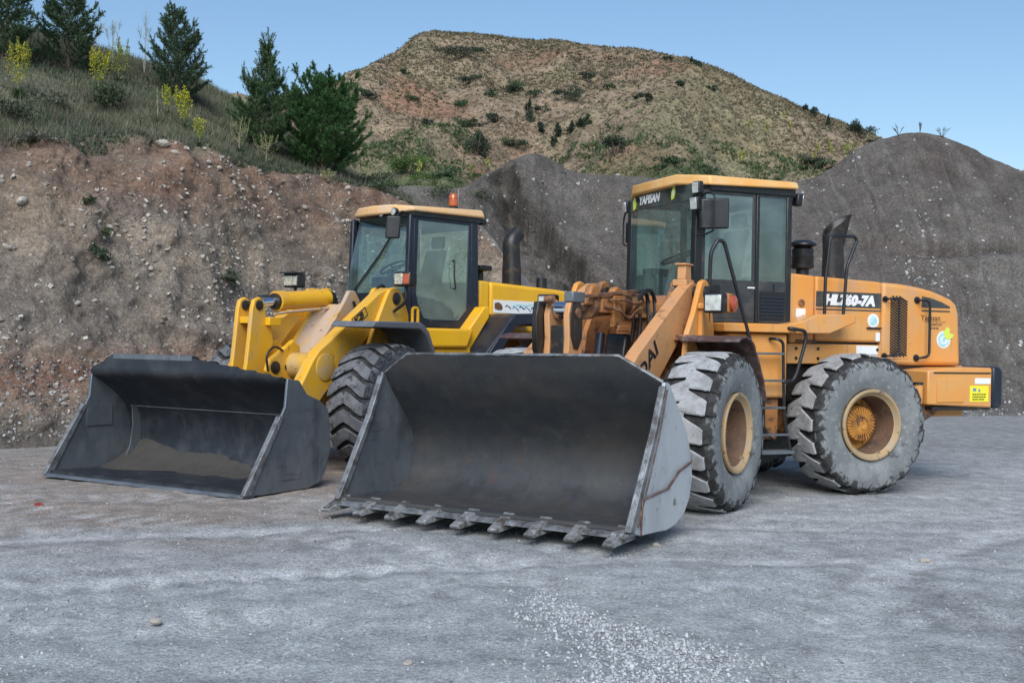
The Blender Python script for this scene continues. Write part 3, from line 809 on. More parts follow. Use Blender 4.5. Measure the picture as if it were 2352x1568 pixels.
# on the bank and heap
p, nn = scatter_on(BANK, 7500, lambda c, v: (v > .7) * (v < 4.3) * (.25 + sstep(-.1, .4, fbm(c, .6, 3, 81))), 121)
s = .010 + .042 * np.random.default_rng(5).random(len(p)) ** 5
o = new_obj('bank_stones', stones_mesh('bank_stones', p + nn * s[:, None] * .25, s, stone_cols(len(p), (.20, .17, .14), (.52, .48, .42), 122), M_STONE, 123))
tag(o, 'pale pebbles stuck in the reddish cut bank', 'stones', kind='stuff')
p, nn = scatter_on(BANK, 2600, lambda c, v: (v > .15) * (v < 1.6) * (c[:, 0] < -4.8) * (.1 + sstep(.0, .4, fbm(c, .8, 3, 82))), 124)
s = .007 + .026 * np.random.default_rng(6).random(len(p)) ** 3
o = new_obj('scree', stones_mesh('scree', p + nn * s[:, None] * .3, s, stone_cols(len(p), (.10, .10, .10), (.40, .40, .39), 125), M_STONE, 126))
tag(o, 'dark scree at the foot of the cut bank by the left edge', 'stones', kind='stuff')
p, nn = scatter_on(HEAP, 6500, lambda c, v: (v > .2) * (v < 5.9) * (c[:, 0] > -3) * (c[:, 0] < 24) * (.04 + sstep(.1, .5, fbm(c, .5, 3, 83)) + 1.2 * np.exp(-(v / 1.0) ** 2)), 127)
s = .010 + .05 * np.random.default_rng(8).random(len(p)) ** 6
o = new_obj('heap_stones', stones_mesh('heap_stones', p + nn * s[:, None] * .25, s, stone_cols(len(p), (.15, .15, .145), (.50, .50, .49), 128), M_STONE, 129))
tag(o, 'pale pebbles scattered over the grey spoil heap', 'stones', kind='stuff')

# ================================================================ THE TWO WHEEL LOADERS
# each machine is built in its own frame: x forward, y to its left, z up, origin on the ground under the steering joint
def tyre_mesh(name, style):
    mb = MB()
    prof = [(.385, .20), (.40, .255), (.46, .285), (.54, .302), (.62, .305), (.68, .296), (.715, .278), (.735, .235), (.742, .12)]
    full = prof + [(r, -y) for r, y in prof[::-1]]
    mb.lathe(full, n=80, mat=1, close=True)
    nf = len(mb.f)
    for i in range(nf):                                    # tread floor is dark
        ids = mb.f[i]
        if min(math.hypot(mb.v[k][0], mb.v[k][2]) for k in ids) > .727:
            mb.m[i] = 0
    rnd = random.Random(4)
    def lug(path, jit=0.0):
        secs = []
        for th, y, w, rt, dep in path:
            th += jit
            q = []
            for dw, r in ((-.5, rt - dep), (-.5, rt - .010), (-.43, rt), (.43, rt), (.5, rt - .010), (.5, rt - dep)):
                a = th + dw * w
                q.append((r * math.cos(a), y, r * math.sin(a)))
            secs.append(q)
        v = [p for s in secs for p in s]
        n = 6
        for i in range(len(secs) - 1):
            ym = max(abs(path[i][1]), abs(path[i + 1][1])); rm = min(path[i][3], path[i + 1][3])
            topm = 2 if ym < .236 else (1 if rm < .71 else 0)
            if style != 'block': topm = 2 if ym < .29 else 1
            for k in range(n - 1):
                m = topm if 1 <= k <= 3 else 0
                mb.add([v[i * n + k], v[i * n + k + 1], v[(i + 1) * n + k + 1], v[(i + 1) * n + k]], [(0, 1, 2, 3)], m)
        mb.add(secs[0], [tuple(range(n))], 0); mb.add(secs[-1], [tuple(range(n))], topm)
    if style == 'block':
        N = 19
        for side in (1, -1):
            for k in range(N):
                t0 = 2 * PI * (k + (.5 if side < 0 else 0)) / N + (0 if side > 0 else .0)
                w = 2 * PI / N
                j = rnd.uniform(-.012, .012)
                e = rnd.uniform(-.012, .012)
                path = [(t0 + .06, side * -.03, w * .90, .784, .06), (t0 + .05, side * .03, w * .92, .787, .06), (t0 + .02, side * .10, w * .80, .787, .06), (t0, side * .155, w * .70, .785, .06), (t0 - .02, side * (.20 + e), w * .64, .781, .06),
                        (t0 - .03, side * (.228 + e), w * .52, .775, .06), (t0 - .03, side * (.24 + e), w * .50, .758, .05), (t0 - .02, side * .270, w * .62, .744, .05), (t0 - .01, side * .290, w * .62, .722, .04), (t0, side * .303, w * .58, .692, .03), (t0, side * .306, w * .30, .655, .012)]
                lug(path, j)
    else:
        N = 22
        for side in (1, -1):
            for k in range(N):
                t0 = 2 * PI * k / N
                w = 2 * PI / N
                path = [(t0 + .16, side * -.005, w * .70, .786, .06), (t0 + .11, side * .08, w * .72, .787, .06), (t0 + .04, side * .16, w * .74, .784, .06), (t0 - .01, side * .225, w * .74, .776, .06),
                        (t0 - .03, side * .27, w * .70, .762, .07), (t0 - .04, side * .295, w * .60, .73, .05), (t0 - .04, side * .306, w * .46, .685, .02)]
                lug(path)
    return mb

def wheel_meshes(tag_, style, mats):
    ty = tyre_mesh('tyre', style).mesh('tyre', mats)
    rim = MB()
    rim.lathe([(.372, .215), (.392, .262), (.396, .285), (.385, .298), (.365, .296), (.350, .280), (.338, .262), (.322, .25)], n=56, mat=0, close=True)
    rim.lathe([(.322, .252), (.312, .20), (.30, .10), (.296, .0), (.296, -.06)], n=56, mat=1, caps=False)
    rim.lathe([(.36, -.24), (.39, -.27), (.385, -.29), (.34, -.27), (.30, -.06), (.295, -.07), (.335, -.26)], n=40, mat=1, close=True)
    r = rim.mesh('rim', [M_RIM, M_RIM_IN])
    hub = MB()
    hub.lathe([(.30, -.07), (.30, -.05), (.23, -.045), (.205, .0), (.195, .06), (.180, .085), (.10, .10), (.05, .105), (.0, .105)], n=48)
    for k in range(30):
        a = 2 * PI * k / 30
        c, s = math.cos(a), math.sin(a)
        r0, r1, w = .075, .188, .006
        v = []
        for rr, zt in ((r0, .118), (r1, .100)):
            for dw in (-w, w):
                for zz in (.05, zt):
                    v.append((rr * c - dw * s, zz, rr * s + dw * c))
        hub.add(v, [(0, 1, 3, 2), (4, 6, 7, 5), (0, 4, 5, 1), (2, 3, 7, 6), (1, 5, 7, 3)])
    for k in range(12):
        a = 2 * PI * (k + .5) / 12
        hub.lathe([(.014, -.05), (.014, -.025), (0, -.022)], c=(.262 * math.cos(a), 0, .262 * math.sin(a)), n=6)
    for k in range(3):
        a = 2 * PI * k / 3 + .4
        hub.lathe([(.022, .08), (.022, .118), (0, .12)], c=(.045 * math.cos(a), 0, .045 * math.sin(a)), n=8)
    h = hub.mesh('wheel', [M_HUB])
    return ty, r, h

def put_wheel(ms, parent, M, x, y, z, spin, steer=0):
    ty, r, h = ms
    T = (M or Matrix()) @ Matrix.Translation((x, y, z))
    if y < 0:
        T = T @ Matrix.Rotation(PI, 4, 'Z')
    T = T @ Matrix.Rotation(spin, 4, 'Y')
    w = new_obj('wheel', h, parent, T)
    new_obj('tyre', ty, w); new_obj('rim', r, w)
    return w

def side_txt(y):                      # lettering read from the machine's left side
    return lambda ox, oz: (lambda u, v, d: Vector((ox - u, y + d, oz + v)))

def root_empty(name, loc, rz):
    e = bpy.data.objects.new(name, None)
    COL.objects.link(e)
    e.location = loc; e.rotation_euler = (0, 0, rz)
    return e

# ---------------------------------------------------------------- orange loader
ORT = root_empty('wheel_loader', (1.931, 13.031, 0), 3.52)
tag(ORT, 'orange wheel loader with chalky grey tyres and a toothed bucket, right of the yellow one', 'wheel loader')
FM = Matrix.Rotation(.64, 4, 'Z')
P = ORT
WZ = .770
wo = wheel_meshes('o', 'block', [M_RUBBER, M_SIDEW, M_LUG_W])
put_wheel(wo, P, None, -1.676, 1.076, WZ, .3)
put_wheel(wo, P, None, -1.676, -1.076, WZ, .9)
put_wheel(wo, P, FM, 1.676, 1.076, WZ, .62)
put_wheel(wo, P, FM, 1.676, -1.076, WZ, 1.4)

# rear half: chassis
mb = MB()
mb.prism([(.25, .62), (.25, 1.30), (-.2, 1.45), (-3.2, 1.42), (-3.2, .95), (-2.6, .62)], -.42, .42)
mb.box(-2.0, -1.35, -.8, .8, .58, .98)
mb.lathe([(.26, -.95), (.30, -.75), (.22, -.5), (.22, .5), (.30, .75), (.26, .95)], c=(-1.676, 0, WZ), n=20)
mb.tube([(.05, 0, .45), (.05, 0, 1.55)], .13, 12)
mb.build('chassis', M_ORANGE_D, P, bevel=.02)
mb = MB()
mb.prism([(-2.69, .72), (-2.60, .95), (-2.60, 1.15), (-3.2, 1.15), (-3.05, .93), (-2.94, .84)], .46, .92)
mb.build('tow_bracket', M_ORANGE_D, P, bevel=.015)
mb = MB()
mb.prism([(-2.69, .72), (-2.60, .95), (-2.60, 1.15), (-3.2, 1.15), (-3.05, .93), (-2.94, .84)], -.92, -.46)
mb.build('tow_bracket', M_ORANGE_D, P, bevel=.015)

# engine hood in three panels
def hood_panel(name, pts, mat, y=.70, bevel=.045):
    return MB().prism(pts, -y, y).build(name, mat, P, bevel=bevel, seg=3)
hood_panel('hood_panel', [(-1.035, 1.66), (-1.035, 2.455), (-1.374, 2.435), (-1.374, 1.66)], M_ORANGE, .702, .03)
door = hood_panel('engine_door', [(-1.386, 1.685), (-1.386, 2.434), (-2.324, 2.398), (-2.324, 1.685)], M_ORANGE, .700, .03)
hood_end = hood_panel('engine_cover', [(-2.336, 1.42), (-2.336, 2.398), (-2.62, 2.385), (-2.87, 2.358), (-3.06, 2.325), (-3.22, 2.28), (-3.36, 2.235), (-3.455, 2.175), (-3.50, 2.06), (-3.535, 1.42)], M_ORANGE, .704, .05)
lp = MB().box(-2.324, -1.0, -.71, .71, 1.425, 1.655).build('side_panel', M_ORANGE, P, bevel=.01)
for x in (-1.12, -1.42, -2.26):
    for z in (1.49, 1.60):
        MB().lathe([(.018, 0), (.018, .012), (0, .014)], c=(x, .711, z), n=8).build('bolt', M_GREASE, lp)
MB().box(-1.40, -1.12, .70, .716, 1.672, 1.70).build('latch_recess', M_RUSTSTEEL, P)
inner = MB().box(-3.3, -1.0, -.62, .62, 1.0, 1.9).build('engine_bay', M_GREASE, P)

# decals on the hood
st = side_txt(.7045)
dk = MB().box(-2.318, -1.392, .700, .7035, 2.085, 2.262).box(-2.318, -1.392, .700, .7035, 2.048, 2.064)
dk.build('model_stripe', M_DECAL_D, door)
text_part('model_lettering', 'HL760-7A', .155, M_WHITE, door, None, st(-1.505, 2.116), shear=.22, bold=.011, sx=1.08)
dk = MB().prism([(-2.915, 2.115), (-2.915, 2.250), (-3.05, 2.232), (-3.22, 2.185), (-3.345, 2.135), (-3.345, 2.115)], .7045, .7075).box(-3.345, -2.915, .7045, .7075, 2.068, 2.086)
dk.build('charcoal_decal', M_DECAL_D, hood_end)
st2 = side_txt(.7055)
text_part('lettering', 'Yapısan', .098, M_BROWNTXT, hood_end, None, st2(-2.905, 1.962), bold=.001)
text_part('lettering', 'HAFRİYAT', .042, M_BROWNTXT, hood_end, None, st2(-3.03, 1.900), bold=.001)
text_part('lettering', '800 00 00', .036, M_BROWNTXT, hood_end, None, st2(-3.03, 1.858), bold=.001)
MB().box(-3.29, -2.95, .704, .7065, 1.944, 1.949).build('underline', M_BROWNTXT, hood_end)
em = MB().lathe([(.105, .7045), (.105, .708), (0, .708)], c=(-3.255, 0, 1.735), n=28).build('emblem', M_WHITE, hood_end)
MB().lathe([(.088, .708), (.088, .7105), (.05, .7105), (.05, .708)], c=(-3.255, 0, 1.735), n=28, close=True).lathe([(.03, .708), (.03, .7105), (0, .7105)], c=(-3.255, 0, 1.735), n=16).build('emblem_ring', M_TEAL, hood_end)
MB().prism([(-3.27, 1.76), (-3.25, 1.83), (-3.30, 1.895), (-3.345, 1.865), (-3.34, 1.815), (-3.41, 1.80), (-3.39, 1.76), (-3.33, 1.735)], .7105, .713).build('emblem_leaf', M_LEAFDEC, hood_end)
MB().lathe([(.082, .7005), (.082, .704), (0, .704)], c=(-2.205, 0, 1.94), n=24).build('round_sticker', M_WHITE, door)
MB().lathe([(.055, .704), (.055, .7065), (0, .7065)], c=(-2.205, 0, 1.94), n=24).build('sticker_print', M_TEAL, door)
MB().box(-2.318, -2.11, .700, .718, 1.842, 1.862).build('door_handle', M_BLACK, door)
MB().box(-2.305, -2.245, .7005, .7035, 1.70, 1.80).build('tag_sticker', M_WHITE, door)
MB().box(-2.27, -1.96, .7105, .7135, 1.545, 1.645).build('notice_sticker', M_WHITE, lp)
k = MB().lathe([(.042, .700), (.042, .716), (.024, .722), (.024, .712), (0, .712)], c=(-1.185, 0, 2.118), n=20)
k.build('lock', M_RUSTSTEEL, P)
MB().box(-1.245, -1.115, .7025, .7055, 1.955, 2.055).build('notice_sticker', M_WHITE, P)

# side louvre
g = MB()
g.box(-2.725, -2.425, .7045, .709, 1.495, 2.27)
gr = g.build('louvre_panel', M_ORANGE, hood_end, bevel=.003)
g = MB()
zz = 1.52
while zz < 2.30:
    p0, p1 = (-2.445, zz + .04), (-2.695, zz - .13)
    w = .011
    lo, hi = 1.515, 2.245
    pts = []
    x0, z0, x1, z1 = *p0, *p1
    def clip(z): return x0 + (z - z0) / (z1 - z0) * (x1 - x0)
    za, zb = min(z0, hi), max(z1, lo)
    if za > zb + .01:
        g.prism([(clip(za), za), (clip(za), za - 2 * w), (clip(zb), zb - 0 * w), (clip(zb), zb + 2 * w)], .709, .715)
    zz += .0335
tag(g.build('louvre_slat', M_BLACK, hood_end), kind='stuff')

def grab(name, pts, r, mat, parent, M=None, feet=0, n=10, rr=.06):
    m = MB().tube(arc_path(pts, rr), r, n)
    if feet:
        for q in (pts[0], pts[-1]):
            m.lathe([(feet, q[1] - .004), (feet, q[1] + .012), (0, q[1] + .014)], c=(q[0], 0, q[2]), n=14)
    return m.build(name, mat, parent, M)
grab('grab_handle', [(-2.37, .704, 2.20), (-2.37, .78, 2.20), (-2.50, .80, 2.20), (-2.50, .80, 1.53), (-2.37, .78, 1.53), (-2.37, .704, 1.53)], .013, M_BLACK, P, feet=.035)
grab('grab_handle', [(-2.84, .704, 2.20), (-2.84, .77, 2.20), (-2.965, .79, 2.19), (-2.965, .79, 1.53), (-2.84, .77, 1.51), (-2.84, .704, 1.51)], .016, M_BLACK, P, feet=.042)

# counterweight, bumper
mb = MB()
mb.prism([(-2.72, .97), (-2.72, 1.37), (-3.0, 1.40), (-3.685, 1.41), (-3.685, .93)], .60, 1.05)
MB().prism([(-2.72, .97), (-2.72, 1.37), (-3.0, 1.40), (-3.685, 1.41), (-3.685, .93)], -1.05, -.60).build('battery_box', M_ORANGE, P, bevel=.02)
MB().box(-3.68, -2.8, -.595, .595, .80, 1.42).build('counterweight', M_ORANGE, P, bevel=.02)
cw = mb.build('battery_box', M_ORANGE, P, bevel=.02)
MB().box(-3.25, -2.85, 1.050, 1.062, 1.00, 1.27).build('access_plate', M_ORANGE, cw, bevel=.004)
MB().box(-3.66, -2.80, 1.050, 1.056, 1.335, 1.352).build('seam', M_GREASE, cw)
MB().box(-3.67, -2.80, .62, 1.035, .905, .945).build('underside_plate', M_GREASE, cw)
MB().prism([(-3.69, .93), (-3.69, 1.42), (-3.79, 1.42), (-3.845, 1.385), (-3.845, .97), (-3.80, .92)], -1.06, 1.06).build('bumper', M_NAVY, P, bevel=.03)
MB().box(-3.63, -3.345, 1.0505, 1.0535, 1.005, 1.195).build('warning_sticker', M_YELDEC, cw)
q = MB()
for i, z in enumerate((1.085, 1.055, 1.025)):
    w = .20 - .04 * (i == 2)
    u = 0
    r_ = random.Random(i)
    while u < w:
        l = r_.uniform(.012, .03)
        q.box(-3.385 - u - l, -3.385 - u, 1.0535, 1.0555, z, z + .014); u += l + .008
tag(q.build('sticker_print', M_BLACK, cw), kind='stuff')
MB().box(-3.44, -3.39, 1.0535, 1.0555, 1.13, 1.165).build('sticker_print', M_BLUEDEC, cw)
MB().box(-3.50, -3.475, 1.0535, 1.0555, 1.12, 1.155).build('sticker_print', M_BLUEDEC, cw)
MB().box(-3.66, -3.42, 1.0505, 1.0535, 1.215, 1.285).build('notice_sticker', M_WHITE, cw)
mb = MB()
mb.tube(arc_path([(-2.62, 1.0, 1.20), (-2.62, 1.0, .98), (-2.54, .92, .80)], .08), .055, 12)
mb.build('filler_pipe', M_ORANGE, P)
MB().lathe([(.06, 1.262), (.06, 1.29), (0, 1.295)], c=(-2.62, 1.0, -.06), axis='z', n=14).build('filler_cap', M_GREASE, P)

# deck, tank and steps on both sides (the near side carries the detail)
for sgn in (1, -1):
    def Y(a, b): return (a, b) if sgn > 0 else (-b, -a)
    dk_ = MB().box(-.76, .16, *Y(.45, 1.22), 1.765, 1.86).prism([(-.76, 1.765), (-.76, 1.86), (-1.0, 1.90), (-1.20, 1.985), (-1.72, 1.995), (-1.72, 1.90), (-1.36, 1.77)], *Y(.72, 1.0))
    dk_.build('deck', M_ORANGE, P, bevel=.012)
    MB().box(-.70, .05, *Y(.44, 1.14), 1.06, 1.755).build('fuel_tank', M_ORANGE, P, bevel=.03)
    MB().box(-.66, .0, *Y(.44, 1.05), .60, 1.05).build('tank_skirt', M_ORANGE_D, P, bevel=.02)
yl = 1.25
lad = MB()
lad.tube(arc_path([(-.45, 1.16, 1.70), (-.50, yl, 1.70), (-.565, yl, 1.66), (-.575, yl, 1.25), (-.60, yl, .78), (-.69, yl, .48)], .07), .017, 8)
lad.tube(arc_path([(-.05, 1.16, 1.70), (-.12, yl, 1.70), (-.20, yl, 1.62), (-.21, yl, .9), (-.30, yl, .48)], .07), .017, 8)
ladder = lad.build('ladder', M_BLACK, P)
for z, a, b_ in ((1.54, -.58, -.20), (1.25, -.585, -.21), (.96, -.60, -.21), (.67, -.645, -.26), (.485, -.70, -.29)):
    s_ = MB()
    if z < .5: s_.box(a, b_, 1.14, 1.30, z - .02, z + .02)
    else: s_.box(a, b_, yl - .035, yl + .02, z - .012, z + .012)
    s_.build('rung', M_STEEL_M, ladder, bevel=.004)
MB().tube(arc_path([(-.42, 1.12, 1.05), (-.42, 1.13, .70), (-.58, 1.13, .58)], .08), .014, 8).build('pipe', M_BLACK, P)
grab('handrail', [(-.64, 1.17, 1.815), (-.66, yl, 1.815), (-.85, yl, 1.79), (-.86, yl, 1.70), (-.745, yl, 1.33), (-.70, yl, 1.25), (-.585, yl, 1.24)], .020, M_BLACK, P, rr=.07)
grab('handrail', [(.33, 1.17, 1.86), (.325, 1.2, 2.60), (.24, 1.2, 2.735), (.165, 1.2, 2.71), (-.17, 1.22, 1.66)], .021, M_BLACK, P, rr=.10)
grab('handrail', [(-1.39, .86, 1.985), (-1.395, .86, 2.40), (-1.45, .86, 2.86), (-1.52, .86, 2.885), (-1.79, .86, 2.895), (-1.825, .86, 2.85), (-1.69, .86, 2.55), (-1.65, .86, 1.99)], .019, M_BLACK, P, rr=.06)

# air cleaner and exhaust
ac = MB().lathe([(.075, 2.43), (.075, 2.54), (.13, 2.555), (.135, 2.60), (.125, 2.605), (.135, 2.64), (.125, 2.645), (.135, 2.69), (.125, 2.70), (.13, 2.78), (.10, 2.80), (.165, 2.83), (.16, 2.85), (.10, 2.885), (0, 2.895)], c=(-1.56, .2, 0), axis='z', n=24)
ac.build('air_cleaner', M_BLACK, P)
ex = MB()
n = 20
levels = [(2.44, -2.16, .15), (2.56, -2.16, .145), (2.80, -2.155, .135), (2.985, -2.15, .14)]
v, f = [], []
for z, xc_, r_ in levels:
    for k in range(n):
        a = 2 * PI * k / n
        v.append((xc_ + r_ * math.cos(a), r_ * .8 * math.sin(a), z))
for k in range(n):                                        # slanted scoop: high at the rear
    a = 2 * PI * k / n
    t = (1 - math.cos(a)) / 2
    v.append((-2.15 - .05 * t - .02 + (.14 + .05 * t) * math.cos(a), .135 * math.sin(a), 3.0 + .27 * t ** .8))
for k in range(n):
    a = 2 * PI * k / n
    t = (1 - math.cos(a)) / 2
    v.append((-2.15 - .05 * t - .02 + (.125 + .05 * t) * math.cos(a), .115 * math.sin(a), 2.99 + .25 * t ** .8))
for k in range(n):
    a = 2 * PI * k / n
    v.append((-2.15 + .11 * math.cos(a), .09 * math.sin(a), 2.7))
for i in range(6):
    for k in range(n):
        k2 = (k + 1) % n
        f.append((i * n + k, i * n + k2, (i + 1) * n + k2, (i + 1) * n + k))
ex.add(v, f)
ex.build('exhaust', M_GREASE, P)

# cab
c0, c1, hw = -.965, .265, .80
MB().box(c0, c1 - .02, -hw + .02, hw - .02, 1.86, 1.94).build('cab_floor', M_CABGREY, P)
roof = MB()
pl = [(-1.02, .87), (.14, .87), (.37, .52), (.37, -.52), (.20, -.87), (-1.02, -.87)]
roof.hexa([(x, y, 3.385 - .05 * max(0, (x - .1)) * 0 - (.0 if abs(y) < .6 or x < 0 else .03)) for x, y in pl],
          [(x * .985, y * .975, 3.465 + .04 * (abs(y) < .6)) for x, y in pl])
roof.build('roof', M_ROOF_O, P, bevel=.022, seg=3)
MB().prism_xy([(-1.0, .82), (.10, .82), (.30, .55), (.30, -.55), (.14, -.82), (-1.0, -.82)], 3.31, 3.39).build('roof_liner', M_BLACK, P)
for sy in (1, -1):
    pil = MB()
    pil.hexa([(.20, sy * .80, 1.9), (.29, sy * .80, 1.9), (.29, sy * .70, 1.9), (.20, sy * .70, 1.9)], [(.18, sy * .80, 3.33), (.27, sy * .80, 3.33), (.27, sy * .70, 3.33), (.18, sy * .70, 3.33)])
    pil.build('pillar', M_BLACK, P, bevel=.012); pil = MB()
    pil.box(-.545, -.50, min(sy * .77, sy * .805), max(sy * .77, sy * .805), 1.88, 3.33)
    pil.build('pillar', M_BLACK, P, bevel=.012); pil = MB()
    pil.box(-.975, -.905, min(sy * .72, sy * .80), max(sy * .72, sy * .80), 1.88, 3.34)
    pil.build('pillar', M_BLACK, P, bevel=.012)
for sy in (1, -1):
    def Y(a, b): return (sy * a, sy * b) if sy > 0 else (-b, -a)
    dr = MB()
    dr.box(-.495, .195, *Y(.775, .797), 1.875, 2.34)
    for bx in ((-.495, -.455, 2.34, 3.31), (.15, .195, 2.34, 3.31), (-.455, .15, 3.27, 3.31)):
        dr.box(bx[0], bx[1], *Y(.775, .797), bx[2], bx[3])
    d_ = dr.build('door', M_CABGREY, P, bevel=.006)
    MB().box(-.457, .152, *Y(.782, .788), 2.335, 3.275).build('door_pane', M_GLASS_W, d_)
    if sy > 0:
        MB().box(-.04, .07, .797, .812, 2.20, 2.275).build('door_handle', M_BLACK, d_, bevel=.004)
        MB().box(-.495, -.40, .797, .799, 2.255, 2.27).build('maker_badge', M_WHITE, d_)
        MB().box(-.46, .16, .797, .802, 1.92, 2.11).build('door_lower_panel', M_CABGREY, d_, bevel=.004)
    qp_ = MB().box(-.91, -.548, *Y(.77, .795), 1.875, 2.34).build('quarter_panel', M_CABGREY, P, bevel=.006)
    MB().box(-.91, -.548, *Y(.77, .795), 3.28, 3.33).build('pane_rail', M_CABGREY, qp_)
    MB().box(-.91, -.548, *Y(.778, .784), 2.34, 3.28).build('quarter_pane', M_GLASS_D, qp_)
    vb = MB().box(-.895, -.56, *Y(.795, .800), 1.90, 2.225).build('vent', M_BLACK, qp_)
    for i in range(7):
        MB().box(-.88, -.575, *Y(.800, .811), 1.925 + i * .038, 1.945 + i * .038).build('vent_slat', M_NAVY, qp_, bevel=.003)
    MB().box(-.755, -.735, *Y(.795, .803), 2.24, 2.31).build('latch', M_BLACK, qp_)
# windscreen, its sun strip, the dark lower panel; rear window
MB().prism_xy([(.272, -.715), (.300, -.4), (.310, 0), (.300, .4), (.272, .715), (.266, .715), (.294, .4), (.304, 0), (.294, -.4), (.266, -.715)], 2.02, 3.20).build('windscreen', M_GLASS, P)
ss = MB().prism_xy([(.272, -.715), (.300, -.4), (.310, 0), (.300, .4), (.272, .715), (.266, .715), (.294, .4), (.304, 0), (.294, -.4), (.266, -.715)], 3.205, 3.385).build('sun_strip', M_SUNBAND, P)
fx = lambda oy, oz: (lambda u, v, d: Vector((.314 + d, oy + u, oz + v)))
text_part('windscreen_lettering', 'YAPISAN', .135, M_WHITE, ss, None, fx(-.44, 3.262), shear=.25, bold=.006, sx=.92)
MB().prism_yz([(.33, 3.235), (.37, 3.25), (.40, 3.32), (.395, 3.38), (.36, 3.385), (.325, 3.33), (.315, 3.27)], .305, .312).build('oval_sticker', M_LEAFDEC, ss)
MB().prism_yz([(.345, 3.27), (.37, 3.29), (.38, 3.34), (.355, 3.35), (.34, 3.31)], .312, .314).build('sticker_print', M_WHITE, ss)
MB().prism_yz([(-.60, 3.21), (-.555, 3.23), (-.54, 3.30), (-.555, 3.36), (-.59, 3.37), (-.615, 3.31), (-.615, 3.25)], .293, .300).build('oval_sticker', M_LEAFDEC, ss)
MB().prism_yz([(-.73, 1.9), (.73, 1.9), (.73, 2.30), (.60, 2.16), (.3, 2.05), (-.3, 2.03), (-.73, 2.05)], .22, .262).build('cowl', M_CABGREY, P)
rw = MB().box(-.972, -.955, -.72, .72, 1.88, 2.40)
MB().box(-.972, -.955, -.72, .72, 3.25, 3.33).build('pane_rail', M_CABGREY, P)
rw_ = rw.build('rear_wall', M_CABGREY, P)
MB().box(-.966, -.960, -.72, .72, 2.40, 3.25).build('rear_pane', M_GLASS, rw_)
# inside
s_ = MB().box(-.62, -.12, -.26, .26, 2.22, 2.36).hexa([(-.66, -.25, 2.34), (-.54, -.25, 2.34), (-.54, .25, 2.34), (-.66, .25, 2.34)], [(-.82, -.22, 2.98), (-.72, -.22, 2.98), (-.72, .22, 2.98), (-.82, .22, 2.98)]).box(-.84, -.74, -.13, .13, 3.0, 3.18).box(-.56, -.2, -.2, .2, 1.94, 2.22)
s_.build('seat', M_SEAT, P, bevel=.04, seg=3)
MB().box(-.60, .20, -.70, -.36, 1.94, 2.42).build('console', M_INTERIOR, P, bevel=.03)
MB().box(.16, .255, -.70, -.08, 1.95, 2.44).build('dashboard', M_BLACK, P, bevel=.02)
stc = MB().tube([(.20, .08, 1.94), (.16, .08, 2.35), (.08, .08, 2.60)], [.07, .06, .03], 10).build('steering_column', M_INTERIOR, P)
wv = MB()
ring = []
for k in range(25):
    a = 2 * PI * k / 24
    ring.append((.08 + .20 * math.cos(a) * .9, .08 + .20 * math.sin(a), 2.62 - .20 * math.cos(a) * .42))
wv.tube(ring, .015, 8, caps=False)
for a in (0, 2.1, 4.2):
    wv.tube([(.08, .08, 2.61), (.08 + .19 * math.cos(a) * .9, .08 + .19 * math.sin(a), 2.62 - .19 * math.cos(a) * .42)], .012, 6)
wv.build('steering_wheel', M_BLACK, stc)
MB().box(-.10, .14, -.64, -.42, 2.42, 2.52).tube([(-.2, -.5, 2.42), (-.22, -.5, 2.62)], .02, 8).build('control_lever', M_BLACK, P)

# mirrors and work lamps
m_ = MB().hexa([(.30, .90, 2.86), (.02, 1.03, 2.87), (.02, 1.07, 2.87), (.30, .95, 2.86)], [(.30, .90, 3.19), (.02, 1.03, 3.20), (.02, 1.07, 3.20), (.30, .95, 3.19)])
mir = m_.build('mirror', M_BLACK, P, bevel=.02, seg=3)
MB().tube(arc_path([(.24, .80, 3.22), (.24, .99, 3.26), (.22, 1.085, 3.22), (.22, 1.085, 2.84), (.26, .95, 2.80), (.26, .80, 2.81)], .04), .011, 8).build('mirror_bracket', M_BLACK, mir)
m_ = MB().box(.12, .17, -1.06, -.92, 2.86, 3.12)
mir = m_.build('mirror', M_BLACK, P, bevel=.015)
MB().tube(arc_path([(.20, -.80, 3.26), (.20, -1.0, 3.24), (.20, -1.05, 3.15), (.20, -1.05, 2.84), (.20, -.80, 2.80)], .05), .012, 8).build('mirror_bracket', M_BLACK, mir)
def worklamp(x, y, z, s=.06, d=Vector((1, .0, -.1)), mat=M_LENS):
    q = d.normalized().to_track_quat('X', 'Z').to_matrix()
    hs = MB().box(-.05, .03, -s, s, -s * 1.25, s * 1.25)
    hs.v = [tuple(q @ Vector(p) + Vector((x, y, z))) for p in hs.v]
    h_ = hs.build('work_lamp', M_BLACK, P, bevel=.018)
    ln = MB().box(.028, .040, -s * .8, s * .8, -s * 1.05, s * 1.05)
    ln.v = [tuple(q @ Vector(p) + Vector((x, y, z))) for p in ln.v]
    ln.build('lens', mat, h_, bevel=.012)
worklamp(.30, .86, 3.315, .055, Vector((1, .25, -.1)))
worklamp(.33, .88, 3.14, .06, Vector((1, .25, -.1)))
worklamp(.20, -.97, 3.30, .06, Vector((1, -.1, -.15)))
worklamp(-1.08, .76, 3.275, .055, Vector((-1, .0, -.1)))
MB().box(-1.05, -.95, .74, .78, 3.30, 3.335).build('lamp_bracket', M_BLACK, P)

